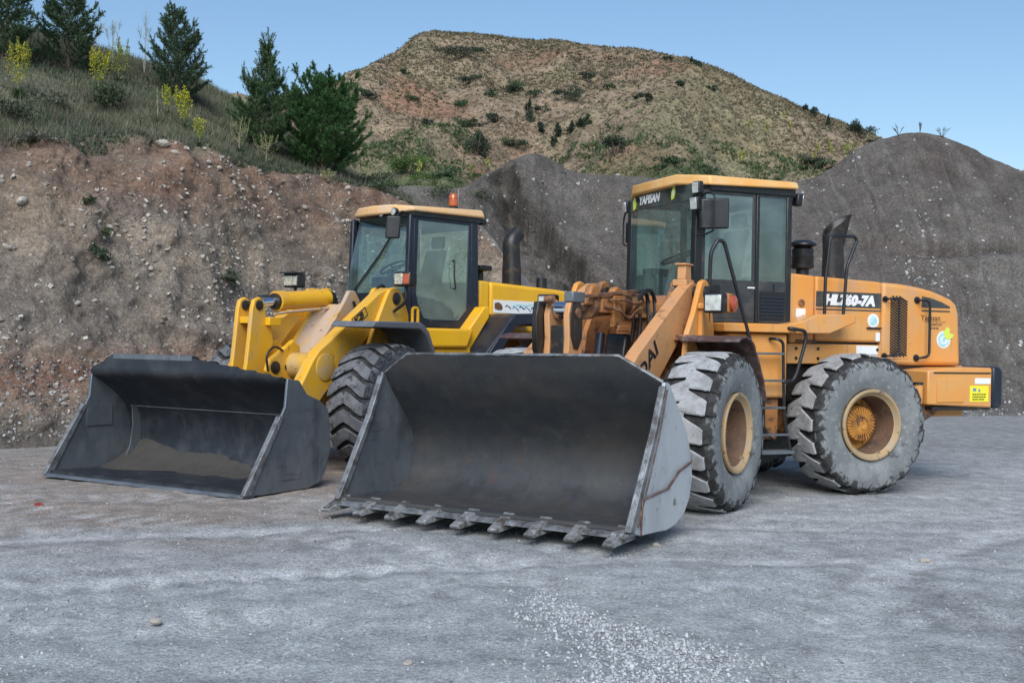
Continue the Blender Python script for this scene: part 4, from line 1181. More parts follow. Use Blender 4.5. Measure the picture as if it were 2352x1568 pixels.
# ---------------- front half (own frame, turned about the joint)
mb = MB()
mb.prism([(.0, .55), (.0, 1.25), (.7, 1.35), (1.25, 1.55), (1.95, 1.30), (2.15, .95), (2.0, .55)], -.40, .40)
mb.lathe([(.26, -.95), (.30, -.75), (.22, -.5), (.22, .5), (.30, .75), (.26, .95)], c=(1.676, 0, WZ), n=20)
mb.build('chassis', M_ORANGE_D, P, FM, bevel=.02)
tower_poly = [(.78, 1.25), (.82, 1.75), (.90, 2.06), (.96, 2.22), (1.02, 2.285), (1.10, 2.30), (1.18, 2.27), (1.23, 2.19), (1.36, 1.95), (1.52, 1.74), (1.62, 1.25)]
for sy in (1, -1):
    for a, b_ in ((.70, .76), (.40, .46)):
        y0, y1 = (a, b_) if sy > 0 else (-b_, -a)
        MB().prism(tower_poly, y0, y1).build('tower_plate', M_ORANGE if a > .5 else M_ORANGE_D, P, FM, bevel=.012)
    MB().lathe([(.075, sy * .38), (.075, sy * .79), (.05, sy * .80), (0, sy * .80)], c=(1.08, 0, 2.16), n=18).build('pivot_pin', M_GREASE, P, FM)
mb = MB().box(.72, .80, -.42, .42, 1.2, 2.02).box(1.0, 1.6, -.41, .41, 1.30, 1.42)
mb.prism([(.86, 1.9), (.86, 2.06), (.74, 2.16), (.70, 1.9)], -.45, .45)
mb.build('tower_web', M_ORANGE_D, P, FM, bevel=.01)
arm_poly = [(.98, 2.04), (.96, 2.16), (1.02, 2.26), (1.12, 2.275), (1.30, 2.20), (2.42, 1.525), (2.66, 1.33), (2.84, 1.05), (3.12, .52), (3.13, .40), (3.03, .31), (2.92, .34), (2.50, .90), (2.26, 1.06), (1.98, 1.24), (1.20, 1.86), (1.06, 1.97)]
for sy in (1, -1):
    y0, y1 = (.50, .635) if sy > 0 else (-.635, -.50)
    arm = MB().prism(arm_poly, y0, y1).build('boom_arm', M_ARM_O, P, FM, bevel=.012)
    MB().lathe([(.10, sy * .45), (.10, sy * .68), (.06, sy * .69), (0, sy * .69)], c=(3.03, 0, .42), n=18).build('bucket_pin', M_GREASE, arm)
    if sy > 0:
        dx, dz = 1.81 - 2.40, 1.655 - 1.19
        a = math.atan2(dz, -dx)
        def pl_arm(u, v, d, a=a):
            # runs up the arm towards the tower, letters upright to the arm
            return Vector((3.04 - (u * math.cos(a) - v * math.sin(a)), .6365 + d, .70 + u * math.sin(a) + v * math.cos(a)))
        text_part('maker_lettering', 'HYUNDAI', .215, M_BLACK, arm, None, pl_arm, shear=.05, bold=.006, sx=1.42)
MB().tube([(2.52, -.52, 1.20), (2.52, .52, 1.20)], .13, 20).prism([(2.38, 1.05), (2.34, 1.30), (2.50, 1.42), (2.72, 1.36), (2.76, 1.15), (2.62, 1.02)], -.24, -.19).prism([(2.38, 1.05), (2.34, 1.30), (2.50, 1.42), (2.72, 1.36), (2.76, 1.15), (2.62, 1.02)], .19, .24).build('cross_tube', M_ARM_O, P, FM, bevel=.01)
# bell crank: two plates, dark with grease at the head
bc_poly = [(2.62, 1.93), (2.66, 2.00), (2.76, 2.03), (2.86, 1.99), (2.90, 1.88), (2.88, 1.66), (2.90, 1.40), (2.93, 1.15), (2.98, .85), (2.94, .72), (2.84, .68), (2.74, .74), (2.66, 1.05), (2.60, 1.30), (2.62, 1.60)]
for y0, y1 in ((.075, .135), (-.135, -.075)):
    bk = MB().prism(bc_poly, y0, y1).build('bell_crank', M_ARM_O, P, FM, bevel=.01)
    yy_ = (y1, y1 + .012) if y0 > 0 else (y0 - .012, y0)
    MB().prism([(2.635, 1.93), (2.675, 1.99), (2.76, 2.015), (2.84, 1.98), (2.875, 1.88), (2.86, 1.68), (2.80, 1.56), (2.72, 1.55), (2.645, 1.66)], *yy_).build('grease_plate', M_GREASE, bk, bevel=.006)
    MB().lathe([(.05, yy_[0]), (.05, yy_[1] + .012), (0, yy_[1] + .014)] if y0 > 0 else [(.05, yy_[1]), (.05, yy_[0] - .012), (0, yy_[0] - .014)], c=(2.74, 0, 1.90), n=14).build('pin', M_RUSTSTEEL, bk)
MB().box(2.67, 2.87, -.073, .073, 1.05, 1.78).build('crank_spacer', M_GREASE, P, FM, bevel=.01)
MB().prism([(2.60, 1.90), (2.70, 2.02), (2.98, 2.0), (3.02, 1.85), (3.0, 1.55), (2.92, 1.42), (2.86, 1.6), (2.84, 1.85)], -.20, -.14).build('guard_plate', M_GREASE, P, FM, bevel=.01)
MB().prism([(2.86, .66), (2.98, .66), (3.14, .72), (3.14, .82), (2.98, .86), (2.86, .82)], -.06, .06).build('link', M_GREASE, P, FM, bevel=.01)
# tilt cylinder with its mount, brackets, proximity rod and pipes
tc_ = MB()
def cyl(mb, a, b, r, n=18): mb.tube([a, b], r, n)
cyl(tc_, (2.28, 0, 1.985), (1.42, 0, 2.045), .115)
cyl(tc_, (2.34, 0, 1.98), (2.26, 0, 1.986), .135)
cyl(tc_, (1.46, 0, 2.04), (1.38, 0, 2.046), .135)
tc_.prism([(1.42, 1.93), (1.42, 2.15), (1.15, 2.15), (1.05, 2.05), (1.15, 1.94)], -.07, .07)
tcy = tc_.build('tilt_cylinder', M_RUSTSTEEL, P, FM, bevel=.006)
q = MB(); cyl(q, (2.76, 0, 1.935), (2.30, 0, 1.983), .05, 16); q.lathe([(.085, -.07), (.085, .07)], c=(2.76, 0, 1.925), n=16)
q.build('rod', M_CHROME, tcy)
for x in (1.80, 2.30):
    q = MB().prism([(x - .12, 1.99), (x - .13, 2.12), (x - .09, 2.185), (x - .02, 2.20), (x + .06, 2.18), (x + .10, 2.10), (x + .11, 1.99)], .02, .10)
    q.build('lifting_lug', M_ORANGE_D, tcy, bevel=.02)
MB().box(1.72, 1.98, .10, .15, 1.78, 2.10).box(1.62, 1.90, .13, .17, 1.74, 1.80).box(2.0, 2.22, .09, .14, 1.92, 2.06).build('valve_bracket', M_ORANGE_D, tcy, bevel=.008)
MB().hexa([(2.74, .10, 2.035), (2.74, .15, 2.035), (1.45, .15, 2.155), (1.45, .10, 2.155)], [(2.74, .10, 2.065), (2.74, .15, 2.065), (1.45, .15, 2.185), (1.45, .10, 2.185)]).build('level_rod', M_RUSTSTEEL, P, FM, bevel=.004)
MB().box(2.62, 2.86, .06, .16, 2.0, 2.10).build('sensor_bracket', M_STEEL_M, P, FM, bevel=.01)
MB().lathe([(.038, -.05), (.038, .04), (0, .045)], c=(2.93, -.05, 2.02), n=14).build('sensor', M_RUSTSTEEL, P, FM)
pp = MB()
pp.tube(arc_path([(2.2, .14, 1.98), (1.95, .19, 1.95), (1.70, .19, 1.86), (1.55, .17, 1.95), (1.35, .16, 2.0)], .08), .013, 8)
pp.tube(arc_path([(2.1, .15, 2.05), (1.8, .20, 2.06), (1.62, .19, 2.02), (1.40, .17, 2.06)], .08), .012, 8)
pp.build('pipe', M_RUSTSTEEL, P, FM)
hs = MB()
for i, oy in enumerate((-.16, -.08, .02, .10)):
    hs.tube(arc_path([(1.40, oy, 2.03), (1.15, oy, 2.10 + .03 * i), (.95, oy - .02, 2.20), (.84, oy - .03, 2.12), (.86, oy, 1.80), (1.0, oy, 1.45), (1.1, oy, 1.2)], .14, 6), .023, 8)
hs.build('hose', M_HOSE, P, FM)
hs = MB()
for oy in (.22, .29):
    hs.tube(arc_path([(1.2, oy, 1.95), (1.35, oy, 1.75), (1.7, oy, 1.52), (1.9, oy, 1.40)], .12, 5), .02, 8)
hs.build('hose', M_HOSE, P, FM)
MB().prism([(1.45, 1.35), (1.5, 1.72), (1.62, 1.72), (1.72, 1.30)], -.12, .12).box(1.5, 1.9, -.2, .2, 1.32, 1.5).build('control_valve', M_GREASE, P, FM, bevel=.02)
MB().tube([(1.95, -.05, 1.35), (1.88, -.05, 1.72)], .05, 12).build('accumulator', M_NAVY, P, FM)
# lift cylinders
for sy in (1, -1):
    q = MB(); cyl(q, (.78, sy * .30, .86), (1.75, sy * .36, 1.02), .085); lc = q.build('lift_cylinder', M_ORANGE_D, P, FM)
    q = MB(); cyl(q, (1.7, sy * .36, 1.01), (2.35, sy * .42, 1.12), .045); q.build('rod', M_CHROME, lc)
# boom stop with its bracket on the near arm head
MB().box(1.0, 1.22, .44, .60, 2.23, 2.30).prism([(1.02, 2.30), (1.04, 2.45), (1.18, 2.45), (1.19, 2.30)], .48, .575).box(1.0, 1.21, .46, .59, 2.45, 2.47).build('boom_stop', M_ARM_O, P, FM, bevel=.012)
MB().box(.75, 1.12, .52, .58, 2.21, 2.235).build('stop_link', M_RUSTSTEEL, P, FM)
# head lamps
for sy in (1, -1):
    def Y(a, b): return (a, b) if sy > 0 else (-b, -a)
    hb = MB().box(1.16, 1.30, *Y(.76, 1.06), 1.99, 2.04).box(1.20, 1.26, *Y(.70, .80), 1.7, 2.05)
    hb.build('lamp_bracket', M_ORANGE, P, FM, bevel=.008)
    hl = MB().box(1.28, 1.42, *Y(.87, 1.08), 1.945, 2.145).build('head_lamp', M_BLACK, P, FM, bevel=.02)
    MB().box(1.415, 1.428, *Y(.89, 1.06), 1.965, 2.125).build('lens', M_LENS, hl, bevel=.02)
    MB().lathe([(.085, sy * 1.085), (.085, sy * 1.115), (.06, sy * 1.13), (0, sy * 1.133)], c=(1.17, 0, 2.045), n=24).build('turn_signal', M_REDLENS, P, FM)
    MB().box(1.10, 1.26, *Y(1.02, 1.085), 1.95, 2.15).build('lamp_housing', M_ORANGE_D, P, FM, bevel=.02)
    # fenders
    fp = [(1.72, 1.655), (1.66, 1.685), (1.50, 1.705), (1.36, 1.675), (1.16, 1.50), (.98, 1.27), (.88, 1.05)]
    fe = MB().sheet(fp, *Y(.76, 1.37), .022)
    fe.build('fender', M_RUSTFEND, P, FM, bevel=.006)
    MB().prism([(1.60, 1.66), (1.40, 1.66), (1.12, 1.42), (.95, 1.15), (.86, 1.15), (.80, 1.62), (1.0, 1.72), (1.6, 1.72)], *Y(.62, .765)).build('fender_bracket', M_ORANGE_D, P, FM, bevel=.01)

# toothed bucket
BW = 1.455
prof = [(4.24, .165), (3.92, .135), (3.62, .125), (3.42, .150), (3.27, .225), (3.165, .35), (3.125, .52), (3.155, .70), (3.25, .86), (3.385, 1.02), (3.52, 1.17), (3.63, 1.32), (3.70, 1.44), (3.745, 1.53)]
def smooth_prof(p, n=40):
    a = crom(np.array(p), np.linspace(0, len(p) - 1, n))
    return [tuple(q) for q in a]
rb = random.Random(3)
def bucket_shell(prof, ys, ztop, t=.03, n=46):
    """back, floor and spill guard of a bucket as one bent plate, trimmed along its top edge"""
    sp = np.array(smooth_prof(prof, n))
    up, lo = [], []
    d = np.gradient(sp, axis=0); d /= np.linalg.norm(d, axis=1, keepdims=True)
    nrm = np.stack([d[:, 1], -d[:, 0]], 1)
    k0 = int(n * .5)
    v, f = [], []
    for y in ys:
        zt = ztop(y)
        zz = sp[k0:, 1]
        cut = k0 + np.argmin(np.abs(zz - zt))
        for side in (0, 1):
            q = sp + nrm * t * side
            for i in range(n):
                if i <= cut: v.append((q[i, 0], y, q[i, 1]))
                else:
                    xe = np.interp(zt, zz, sp[k0:, 0]); v.append((xe + nrm[-3, 0] * t * side, y, zt + nrm[-3, 1] * t * side))
    m = 2 * n
    for j in range(len(ys) - 1):
        a, b = j * m, (j + 1) * m
        for i in range(n - 1):
            f += [(a + i, b + i, b + i + 1, a + i + 1), (a + n + i, a + n + i + 1, b + n + i + 1, b + n + i)]
        f += [(a, a + n, b + n, b), (a + n - 1, b + n - 1, b + m - 1, a + m - 1)]
    return MB().add(v, f)
ztO = lambda y: float(np.interp(y, [-1.44, -1.10, 1.08, 1.44], [1.30, 1.485, 1.515, 1.30])) + .003 * math.sin(y * 23) + rb.uniform(-.003, .003)
bkt = bucket_shell(prof, np.linspace(-BW + .02, BW - .02, 70), ztO).build('bucket', M_STEEL, P, FM)
lipx = lambda z: float(np.interp(z, [1.30, 1.32, 1.44, 1.53], [3.615, 3.63, 3.70, 3.745]))
MB().tube([(lipx(z) + .012, y, z) for y, z in ((-1.43, 1.31), (-1.10, 1.487), (-.5, 1.497), (0, 1.50), (.5, 1.51), (1.08, 1.517), (1.43, 1.31))], .016, 6).build('worn_lip', M_EDGE, bkt)
sidep = [(4.25, .18), (3.83, .90), (3.76, 1.08), (3.67, 1.31), (3.58, 1.30), (3.36, 1.06), (3.20, .88), (3.115, .72), (3.085, .52), (3.13, .32), (3.24, .19), (3.42, .115), (3.60, .095), (4.14, .13)]
for sy in (1, -1):
    y0, y1 = (BW - .02, BW + .01) if sy > 0 else (-BW - .01, -BW + .02)
    sp_ = MB().prism(sidep, y0, y1).build('side_plate', M_STEEL_L if sy > 0 else M_STEEL_M, bkt, bevel=.006)
    y0, y1 = (BW - .035, BW + .025) if sy > 0 else (-BW - .025, -BW + .035)
    MB().prism([(4.30, .17), (3.86, .93), (3.70, 1.28), (3.665, 1.28), (3.81, .91), (4.215, .17)], y0, y1).build('side_cutter', M_EDGE, bkt, bevel=.008)
    y0, y1 = (BW + .010, BW + .026) if sy > 0 else (-BW - .026, -BW - .010)
    MB().prism([(4.13, .125), (4.10, .40), (3.62, .44), (3.40, .56), (3.13, .62), (3.10, .50), (3.15, .32), (3.26, .20), (3.43, .13), (3.60, .105)], y0, y1).build('wear_plate', M_STEEL_L, bkt, bevel=.006)
    if sy > 0:
        MB().tube([(4.125, BW + .027, .13), (4.10, BW + .027, .40), (3.62, BW + .027, .44), (3.40, BW + .027, .56), (3.13, BW + .027, .62)], .011, 6).build('weld_bead', M_RUSTFEND, bkt)
        MB().tube([(4.17, BW + .026, .20), (3.80, BW + .026, .88), (3.66, BW + .026, 1.25)], .007, 6).build('weld_bead', M_RUSTFEND, bkt)
    # inner corner gusset
    y0, y1 = (BW - .16, BW - .03) if sy > 0 else (-BW + .03, -BW + .16)
MB().prism([(4.16, .125), (4.16, .165), (4.30, .155), (4.34, .125)], -BW, BW).build('cutting_edge', M_EDGE, bkt, bevel=.005)
for i in range(9):
    y = -BW + .01 + i * (2 * BW - .10) / 8
    w = .085
    jj = rb.uniform(-.02, .015)
    t_ = MB().hexa([(4.14, y - w, .10), (4.14, y + w, .10), (4.45 + jj, y + w * .62, .070), (4.45 + jj, y - w * .62, .070)],
                   [(4.17, y - w * .62, .205), (4.17, y + w * .62, .205), (4.47 + jj, y + w * .50, .098), (4.47 + jj, y - w * .50, .098)])
    t_.lathe([(.018, y - w - .004), (.018, y + w + .004)], c=(4.22, 0, .15), n=8)
    t_.build('tooth', M_TOOTH, bkt, bevel=.008)
for sy in (1, -1):      # ribs on the back of the bucket
    for y in (.18, .57):
        MB().prism([(3.19, .90), (3.08, .92), (2.98, .62), (2.95, .36), (3.06, .26), (3.15, .29), (3.095, .42), (3.09, .62)], sy * y - .02, sy * y + .02).build('hinge_plate', M_STEEL_D, bkt, bevel=.006)

# ---------------------------------------------------------------- yellow loader
YH, YFH = PI + rad(43), 4.186
YRT = root_empty('wheel_loader', (-2.4945 - 1.65 * math.cos(YFH), 14.3747 - 1.65 * math.sin(YFH), 0), YH)
tag(YRT, 'yellow wheel loader with dark tyres and a toothless black bucket, beside the cut bank', 'wheel loader')
FM = Matrix.Rotation(YFH - YH, 4, 'Z')
P = YRT
WZ = .785
wy = wheel_meshes('y', 'chevron', [M_RUBBER, M_SIDE_D, M_LUG_D])
put_wheel(wy, P, None, -1.65, 1.06, WZ, .1)
put_wheel(wy, P, None, -1.65, -1.06, WZ, .5)
put_wheel(wy, P, FM, 1.65, 1.06, WZ, .25)
put_wheel(wy, P, FM, 1.65, -1.06, WZ, .8)
mb = MB()
mb.prism([(.25, .62), (.25, 1.30), (-.2, 1.50), (-3.2, 1.45), (-3.2, .85), (-2.6, .62)], -.45, .45)
mb.lathe([(.26, -.95), (.30, -.75), (.22, -.5), (.22, .5), (.30, .75), (.26, .95)], c=(-1.65, 0, WZ), n=20)
mb.tube([(.05, 0, .45), (.05, 0, 1.55)], .13, 12)
mb.build('chassis', M_YELLOW_D, P, bevel=.02)
MB().prism([(-1.02, 1.74), (-1.02, 2.485), (-1.215, 2.475), (-1.215, 1.74)], -.65, .65).build('hood_panel', M_YELLOW, P, bevel=.035, seg=3)
yh = MB().prism([(-1.225, 1.74), (-1.225, 2.475), (-2.60, 2.42), (-3.0, 2.39), (-3.30, 2.30), (-3.42, 2.15), (-3.45, 1.45), (-2.6, 1.45), (-2.4, 1.74)], -.65, .65).build('engine_cover', M_YELLOW, P, bevel=.05, seg=3)
MB().box(-3.55, -2.75, -1.1, 1.1, .75, 1.40).build('counterweight', M_YELLOW, P, bevel=.05)
# picture plate on the hood: white ground, painted strokes
pk = MB().box(-2.29, -1.29, .6505, .655, 2.03, 2.215).build('picture_plate', M_WHITE, yh)
for k_, (u0, z0_, w_, h_) in enumerate([(-1.52, 2.12, .10, .035), (-1.66, 2.10, .12, .045), (-1.80, 2.115, .09, .03), (-1.90, 2.10, .12, .05), (-2.04, 2.095, .10, .045), (-2.16, 2.11, .05, .07), (-2.22, 2.11, .05, .08)]):
    m_ = MB()
    ring = [(u0 - w_ * .5 * (1 - math.cos(t * .7)) - w_ * .1 * math.sin(t * 2), .657, z0_ + h_ * math.sin(t) * .8) for t in np.linspace(0, 4.6, 12)]
    m_.tube(ring, [.004 + .005 * abs(math.sin(i * .6)) for i in range(12)], 5)
    m_.build('plate_stroke', M_BLUEDEC if k_ % 2 else M_NAVY, yh)
MB().prism([(-1.62, 2.13), (-1.75, 2.17), (-1.95, 2.165), (-2.08, 2.18), (-2.06, 2.15), (-1.85, 2.14)], .655, .6562).build('plate_tint', M_TEAL, yh)
MB().prism([(-1.31, 2.09), (-1.31, 2.17), (-1.38, 2.185), (-1.44, 2.16), (-1.47, 2.11), (-1.45, 2.07), (-1.37, 2.07)], .655, .658).build('plate_drawing', M_BROWNTXT, yh)
# lower body, sill and rear fender
for sgn in (1, -1):
    def Y(a, b): return (a, b) if sgn > 0 else (-b, -a)
    MB().prism([(.30, 1.78), (.20, 1.52), (-.50, 1.52), (-.62, 1.78)], *Y(.5, 1.02)).build('sill', M_YELLOW, P, bevel=.035, seg=3)
    MB().prism([(.10, 1.53), (.10, .75), (-.62, .75), (-.62, 1.53)], *Y(.45, .95)).build('fuel_tank', M_YELLOW, P, bevel=.03)
    MB().prism([(-.62, 1.78), (-.45, 1.45), (-.62, 1.45), (-1.0, 1.95), (-1.0, 2.10), (-.9, 2.10)], *Y(.55, .90)).build('side_panel', M_YELLOW, P, bevel=.02)
    fe = MB().sheet([(-.52, 1.30), (-.62, 1.45), (-1.06, 1.93), (-1.16, 1.98), (-1.60, 2.0), (-1.80, 1.96), (-1.92, 1.86)], *Y(.66, 1.30), .05)
    fe.prism([(-.50, 1.30), (-.72, 1.30), (-1.14, 1.84), (-1.60, 1.88), (-1.88, 1.82), (-1.95, 1.86), (-1.80, 1.98), (-1.60, 2.02), (-1.14, 2.0), (-1.02, 1.93)], *Y(1.27, 1.32))
    fe.build('fender', M_NAVY, P, bevel=.015)
# cab
cabf = MB()
cabf.box(-.98, .30, -.68, .68, 1.74, 1.90)
cabf.build('cab_base', M_NAVY, P, bevel=.03)
rf = MB()
pl = [(-1.02, .77), (.28, .77), (.46, .48), (.50, .1), (.46, -.30), (.22, -.72), (-1.02, -.77)]
rf.hexa([(x, y, 3.355 - (.045 if x > .4 else 0)) for x, y in pl], [(x * .97, y * .95, 3.475 - (.055 if x > .2 else 0) + (.03 if abs(y) < .5 else 0)) for x, y in pl])
rf.build('roof', M_PEACH, P, bevel=.035, seg=3)
MB().prism_xy([(-.98, .72), (.26, .72), (.38, .46), (.38, -.30), (.15, -.66), (-.98, -.72)], 3.29, 3.36).build('roof_liner', M_BLACK, P)
for sy in (1, -1):
    a, b_ = sy * .70, sy * .62
    pil = MB()
    pil.hexa([(.24, a, 1.88), (.33, a, 1.88), (.33, b_, 1.88), (.24, b_, 1.88)], [(.20, a, 3.31), (.29, a, 3.31), (.29, b_, 3.31), (.20, b_, 3.31)])
    pil.build('pillar', M_NAVY, P, bevel=.02); pil = MB()
    pil.hexa([(-.98, a, 1.88), (-.83, a, 1.88), (-.83, b_, 1.88), (-.98, b_, 1.88)], [(-.93, a, 3.31), (-.80, a, 3.31), (-.80, b_, 3.31), (-.93, b_, 3.31)])
    pil.build('pillar', M_NAVY, P, bevel=.02)
for sy in (1, -1):
    def Y(a, b): return (a, b) if sy > 0 else (-b, -a)
    outer = [(.22, 1.82), (.19, 3.29), (-.80, 3.29), (-.83, 1.82)]
    d_ = MB()
    y0, y1 = Y(.672, .695)
    d_.prism([(.235, 1.80), (.205, 3.30), (.135, 3.30), (.16, 2.25), (.12, 2.10), (.02, 1.92), (-.10, 1.90), (-.10, 1.80)], y0, y1)
    d_.prism([(-.10, 1.80), (-.10, 1.90), (-.60, 1.90), (-.74, 2.05), (-.76, 3.30), (-.82, 3.30), (-.84, 1.80)], y0, y1)
    d_.prism([(.14, 3.30), (.14, 3.24), (-.765, 3.24), (-.765, 3.30)], y0, y1)
    dd = d_.build('door', M_NAVY, P, bevel=.006)
    y0, y1 = Y(.680, .686)
    MB().prism([(.165, 2.0), (.14, 3.26), (-.77, 3.26), (-.75, 1.86), (.05, 1.86)], y0, y1).build('door_pane', M_GLASS_W, dd)
    if sy > 0:
        MB().tube(arc_path([(-.47, .70, 2.72), (-.47, .74, 2.74), (-.47, .74, 2.50), (-.50, .74, 2.34), (-.50, .70, 2.34)], .03), .012, 8).build('door_handle', M_BLACK, dd)
# raked windscreen, cowl, wiper
def wsq(y0, y1, z0, z1, off=0):
    xx_ = lambda z: .20 + (3.32 - z) / 1.05 * .24 + off
    return [(xx_(z0), y0, z0), (xx_(z0), y1, z0), (xx_(z1), y1, z1), (xx_(z1), y0, z1)]
a = wsq(-.58, .62, 2.25, 3.31); b_ = wsq(-.58, .62, 2.25, 3.31, -.006)
MB().hexa(a, b_).build('windscreen', M_GLASS, P)
MB().hexa([(.32, .66, 2.25), (.445, .615, 2.25), (.205, .615, 3.31), (.26, .66, 3.31)], [(.315, .66, 2.25), (.440, .615, 2.25), (.200, .615, 3.31), (.255, .66, 3.31)]).build('corner_pane', M_GLASS, P)
MB().hexa([(.26, -.62, 1.9), (.40, -.58, 1.9), (.40, .62, 1.9), (.26, .66, 1.9)], [(.30, -.62, 2.26), (.45, -.58, 2.26), (.45, .62, 2.26), (.30, .66, 2.26)]).build('cowl', M_NAVY, P, bevel=.015)
wp = MB().tube([(.475, -.38, 2.24), (.345, .12, 2.80), (.275, .30, 3.08)], .012, 6).tube([(.36, .10, 2.74), (.262, .36, 3.16)], .016, 6).tube([(.475, -.30, 2.26), (.36, .16, 2.78)], .009, 6)
wp.build('wiper', M_BLACK, P)
MB().box(-.98, -.96, -.60, .60, 1.9, 2.45).build('rear_wall', M_NAVY, P)
MB().box(-.95, -.93, -.60, .60, 3.2, 3.31).build('pane_rail', M_NAVY, P)
MB().box(-.962, -.956, -.62, .62, 2.45, 3.2).build('rear_pane', M_GLASS, P)
s_ = MB().box(-.55, -.10, -.25, .25, 2.16, 2.30).hexa([(-.64, -.24, 2.28), (-.52, -.24, 2.28), (-.52, .24, 2.28), (-.64, .24, 2.28)], [(-.80, -.20, 2.92), (-.70, -.20, 2.92), (-.70, .20, 2.92), (-.80, .20, 2.92)]).box(-.82, -.73, -.13, .13, 2.94, 3.12).box(-.5, -.2, -.2, .2, 1.9, 2.16)
s_.build('seat', M_SEAT, P, bevel=.04, seg=3)
MB().box(-.55, .15, -.60, -.32, 1.9, 2.36).build('console', M_INTERIOR, P, bevel=.03)
stc = MB().tube([(.24, .02, 1.9), (.16, .02, 2.35), (.06, .02, 2.60)], [.07, .06, .03], 10).box(.10, .28, -.16, .2, 2.35, 2.48).build('steering_column', M_BLACK, P)
wv = MB(); ring = []
for k in range(25):
    a = 2 * PI * k / 24
    ring.append((.05 + .19 * math.cos(a) * .85, .02 + .19 * math.sin(a), 2.63 - .19 * math.cos(a) * .5))
wv.tube(ring, .015, 8, caps=False)
for a in (0, 2.1, 4.2):
    wv.tube([(.05, .02, 2.62), (.05 + .18 * math.cos(a) * .85, .02 + .18 * math.sin(a), 2.63 - .18 * math.cos(a) * .5)], .012, 6)
wv.build('steering_wheel', M_BLACK, stc)
MB().box(-.16, .05, .42, .58, 1.9, 2.0).box(-.20, -.08, .45, .55, 2.0, 2.13).build('cab_fan', M_BLACK, P, bevel=.02)
# mirrors, lamps, beacon
m_ = MB().hexa([(.67, .67, 2.95), (.53, .80, 2.95), (.56, .83, 2.95), (.70, .70, 2.95)], [(.66, .68, 3.25), (.52, .81, 3.25), (.55, .84, 3.25), (.69, .71, 3.25)])
mir = m_.build('mirror', M_BLACK, P, bevel=.02, seg=3)
MB().tube(arc_path([(.30, .66, 3.31), (.46, .74, 3.33), (.56, .76, 3.25)], .05), .012, 8).build('mirror_bracket', M_BLACK, mir)
m_ = MB().hexa([(.13, -.88, 2.99), (.02, -.80, 2.99), (.05, -.77, 2.99), (.16, -.85, 2.99)], [(.12, -.88, 3.29), (.01, -.80, 3.29), (.04, -.77, 3.29), (.15, -.85, 3.29)])
mir = m_.build('mirror', M_BLACK, P, bevel=.02, seg=3)
MB().tube(arc_path([(.20, -.62, 3.3), (.16, -.80, 3.34), (.09, -.83, 3.28)], .05), .012, 8).build('mirror_bracket', M_BLACK, mir)
for y in (.26, .53):
    l_ = MB().lathe([(.03, .36), (.055, .39), (.058, .44), (.052, .445)], c=(0, y, 3.335), axis='x', n=18).build('work_lamp', M_BLACK, P)
    MB().lathe([(.05, .44), (.045, .452), (0, .457)], c=(0, y, 3.335), axis='x', n=18).build('lens', M_LENS, l_)
l_ = MB().box(-1.07, -1.0, .60, .72, 3.27, 3.35).build('work_lamp', M_BLACK, P, bevel=.015)
MB().lathe([(.075, 3.47), (.075, 3.53), (.055, 3.555)], c=(-.84, .25, 0), axis='z', n=20).build('beacon_base', M_BLACK, P)
MB().lathe([(.066, 3.553), (.07, 3.60), (.064, 3.66), (.07, 3.665), (.064, 3.71), (.04, 3.735), (0, 3.74)], c=(-.84, .25, 0), axis='z', n=20).build('beacon', M_AMBER, P)
MB().tube([(-.93, .25, 3.47), (-.93, .25, 3.80)], .006, 6).build('aerial', M_STEEL_L, P)
MB().box(-1.62, -1.38, -.05, .25, 2.66, 2.74).box(-1.54, -1.46, .05, .15, 2.44, 2.67).build('air_intake', M_BLACK, P, bevel=.02)
# exhaust with a rain-cut elbow
ex = MB()
ex.tube(arc_path([(-2.24, 0, 2.40), (-2.22, 0, 2.75), (-2.20, 0, 3.10), (-2.24, 0, 3.20), (-2.40, 0, 3.28)], .12, 6), [.155] + [.15] + [.12] * 13, 20, caps=False) if False else None
pth = arc_path([(-2.25, 0, 2.40), (-2.24, 0, 2.80), (-2.22, 0, 3.17), (-2.36, 0, 3.30)], .10, 7)
ex.tube(pth, [.15 - .03 * min(1, i / (len(pth) - 1)) for i in range(len(pth))], 20, caps=False)
ex.build('exhaust', M_GREASE, P)
MB().lathe([(.085, 2.40), (.08, 2.6), (.0, 2.62)], c=(-2.55, .35, 0), axis='z', n=14).build('filler_cap', M_BLACK, P)
grab('handrail', [(.43, .97, 1.80), (.43, .97, 2.04), (.34, .97, 2.04), (.34, .97, 1.80)], .022, M_YELLOW, P, rr=.045)

# ---------------- front half
mb = MB()
mb.prism([(.0, .55), (.0, 1.3), (.7, 1.5), (1.25, 1.62), (1.95, 1.35), (2.15, .95), (2.0, .55)], -.40, .40)
mb.lathe([(.26, -.95), (.30, -.75), (.22, -.5), (.22, .5), (.30, .75), (.26, .95)], c=(1.65, 0, WZ), n=20)
mb.build('chassis', M_YELLOW_D, P, FM, bevel=.02)
tp = [(.60, 1.35), (.66, 1.95), (.82, 2.24), (.94, 2.30), (1.06, 2.28), (1.14, 2.18), (1.42, 1.70), (1.6, 1.35)]
for sy in (1, -1):
    for a, b_ in ((.66, .72), (.40, .46)):
        y0, y1 = (a, b_) if sy > 0 else (-b_, -a)
        MB().prism(tp, y0, y1).build('tower_plate', M_YELLOW_W, P, FM, bevel=.012)
    MB().lathe([(.08, sy * .38), (.08, sy * .74), (.05, sy * .76), (0, sy * .76)], c=(.95, 0, 2.15), n=18).build('pivot_pin', M_GREASE, P, FM)
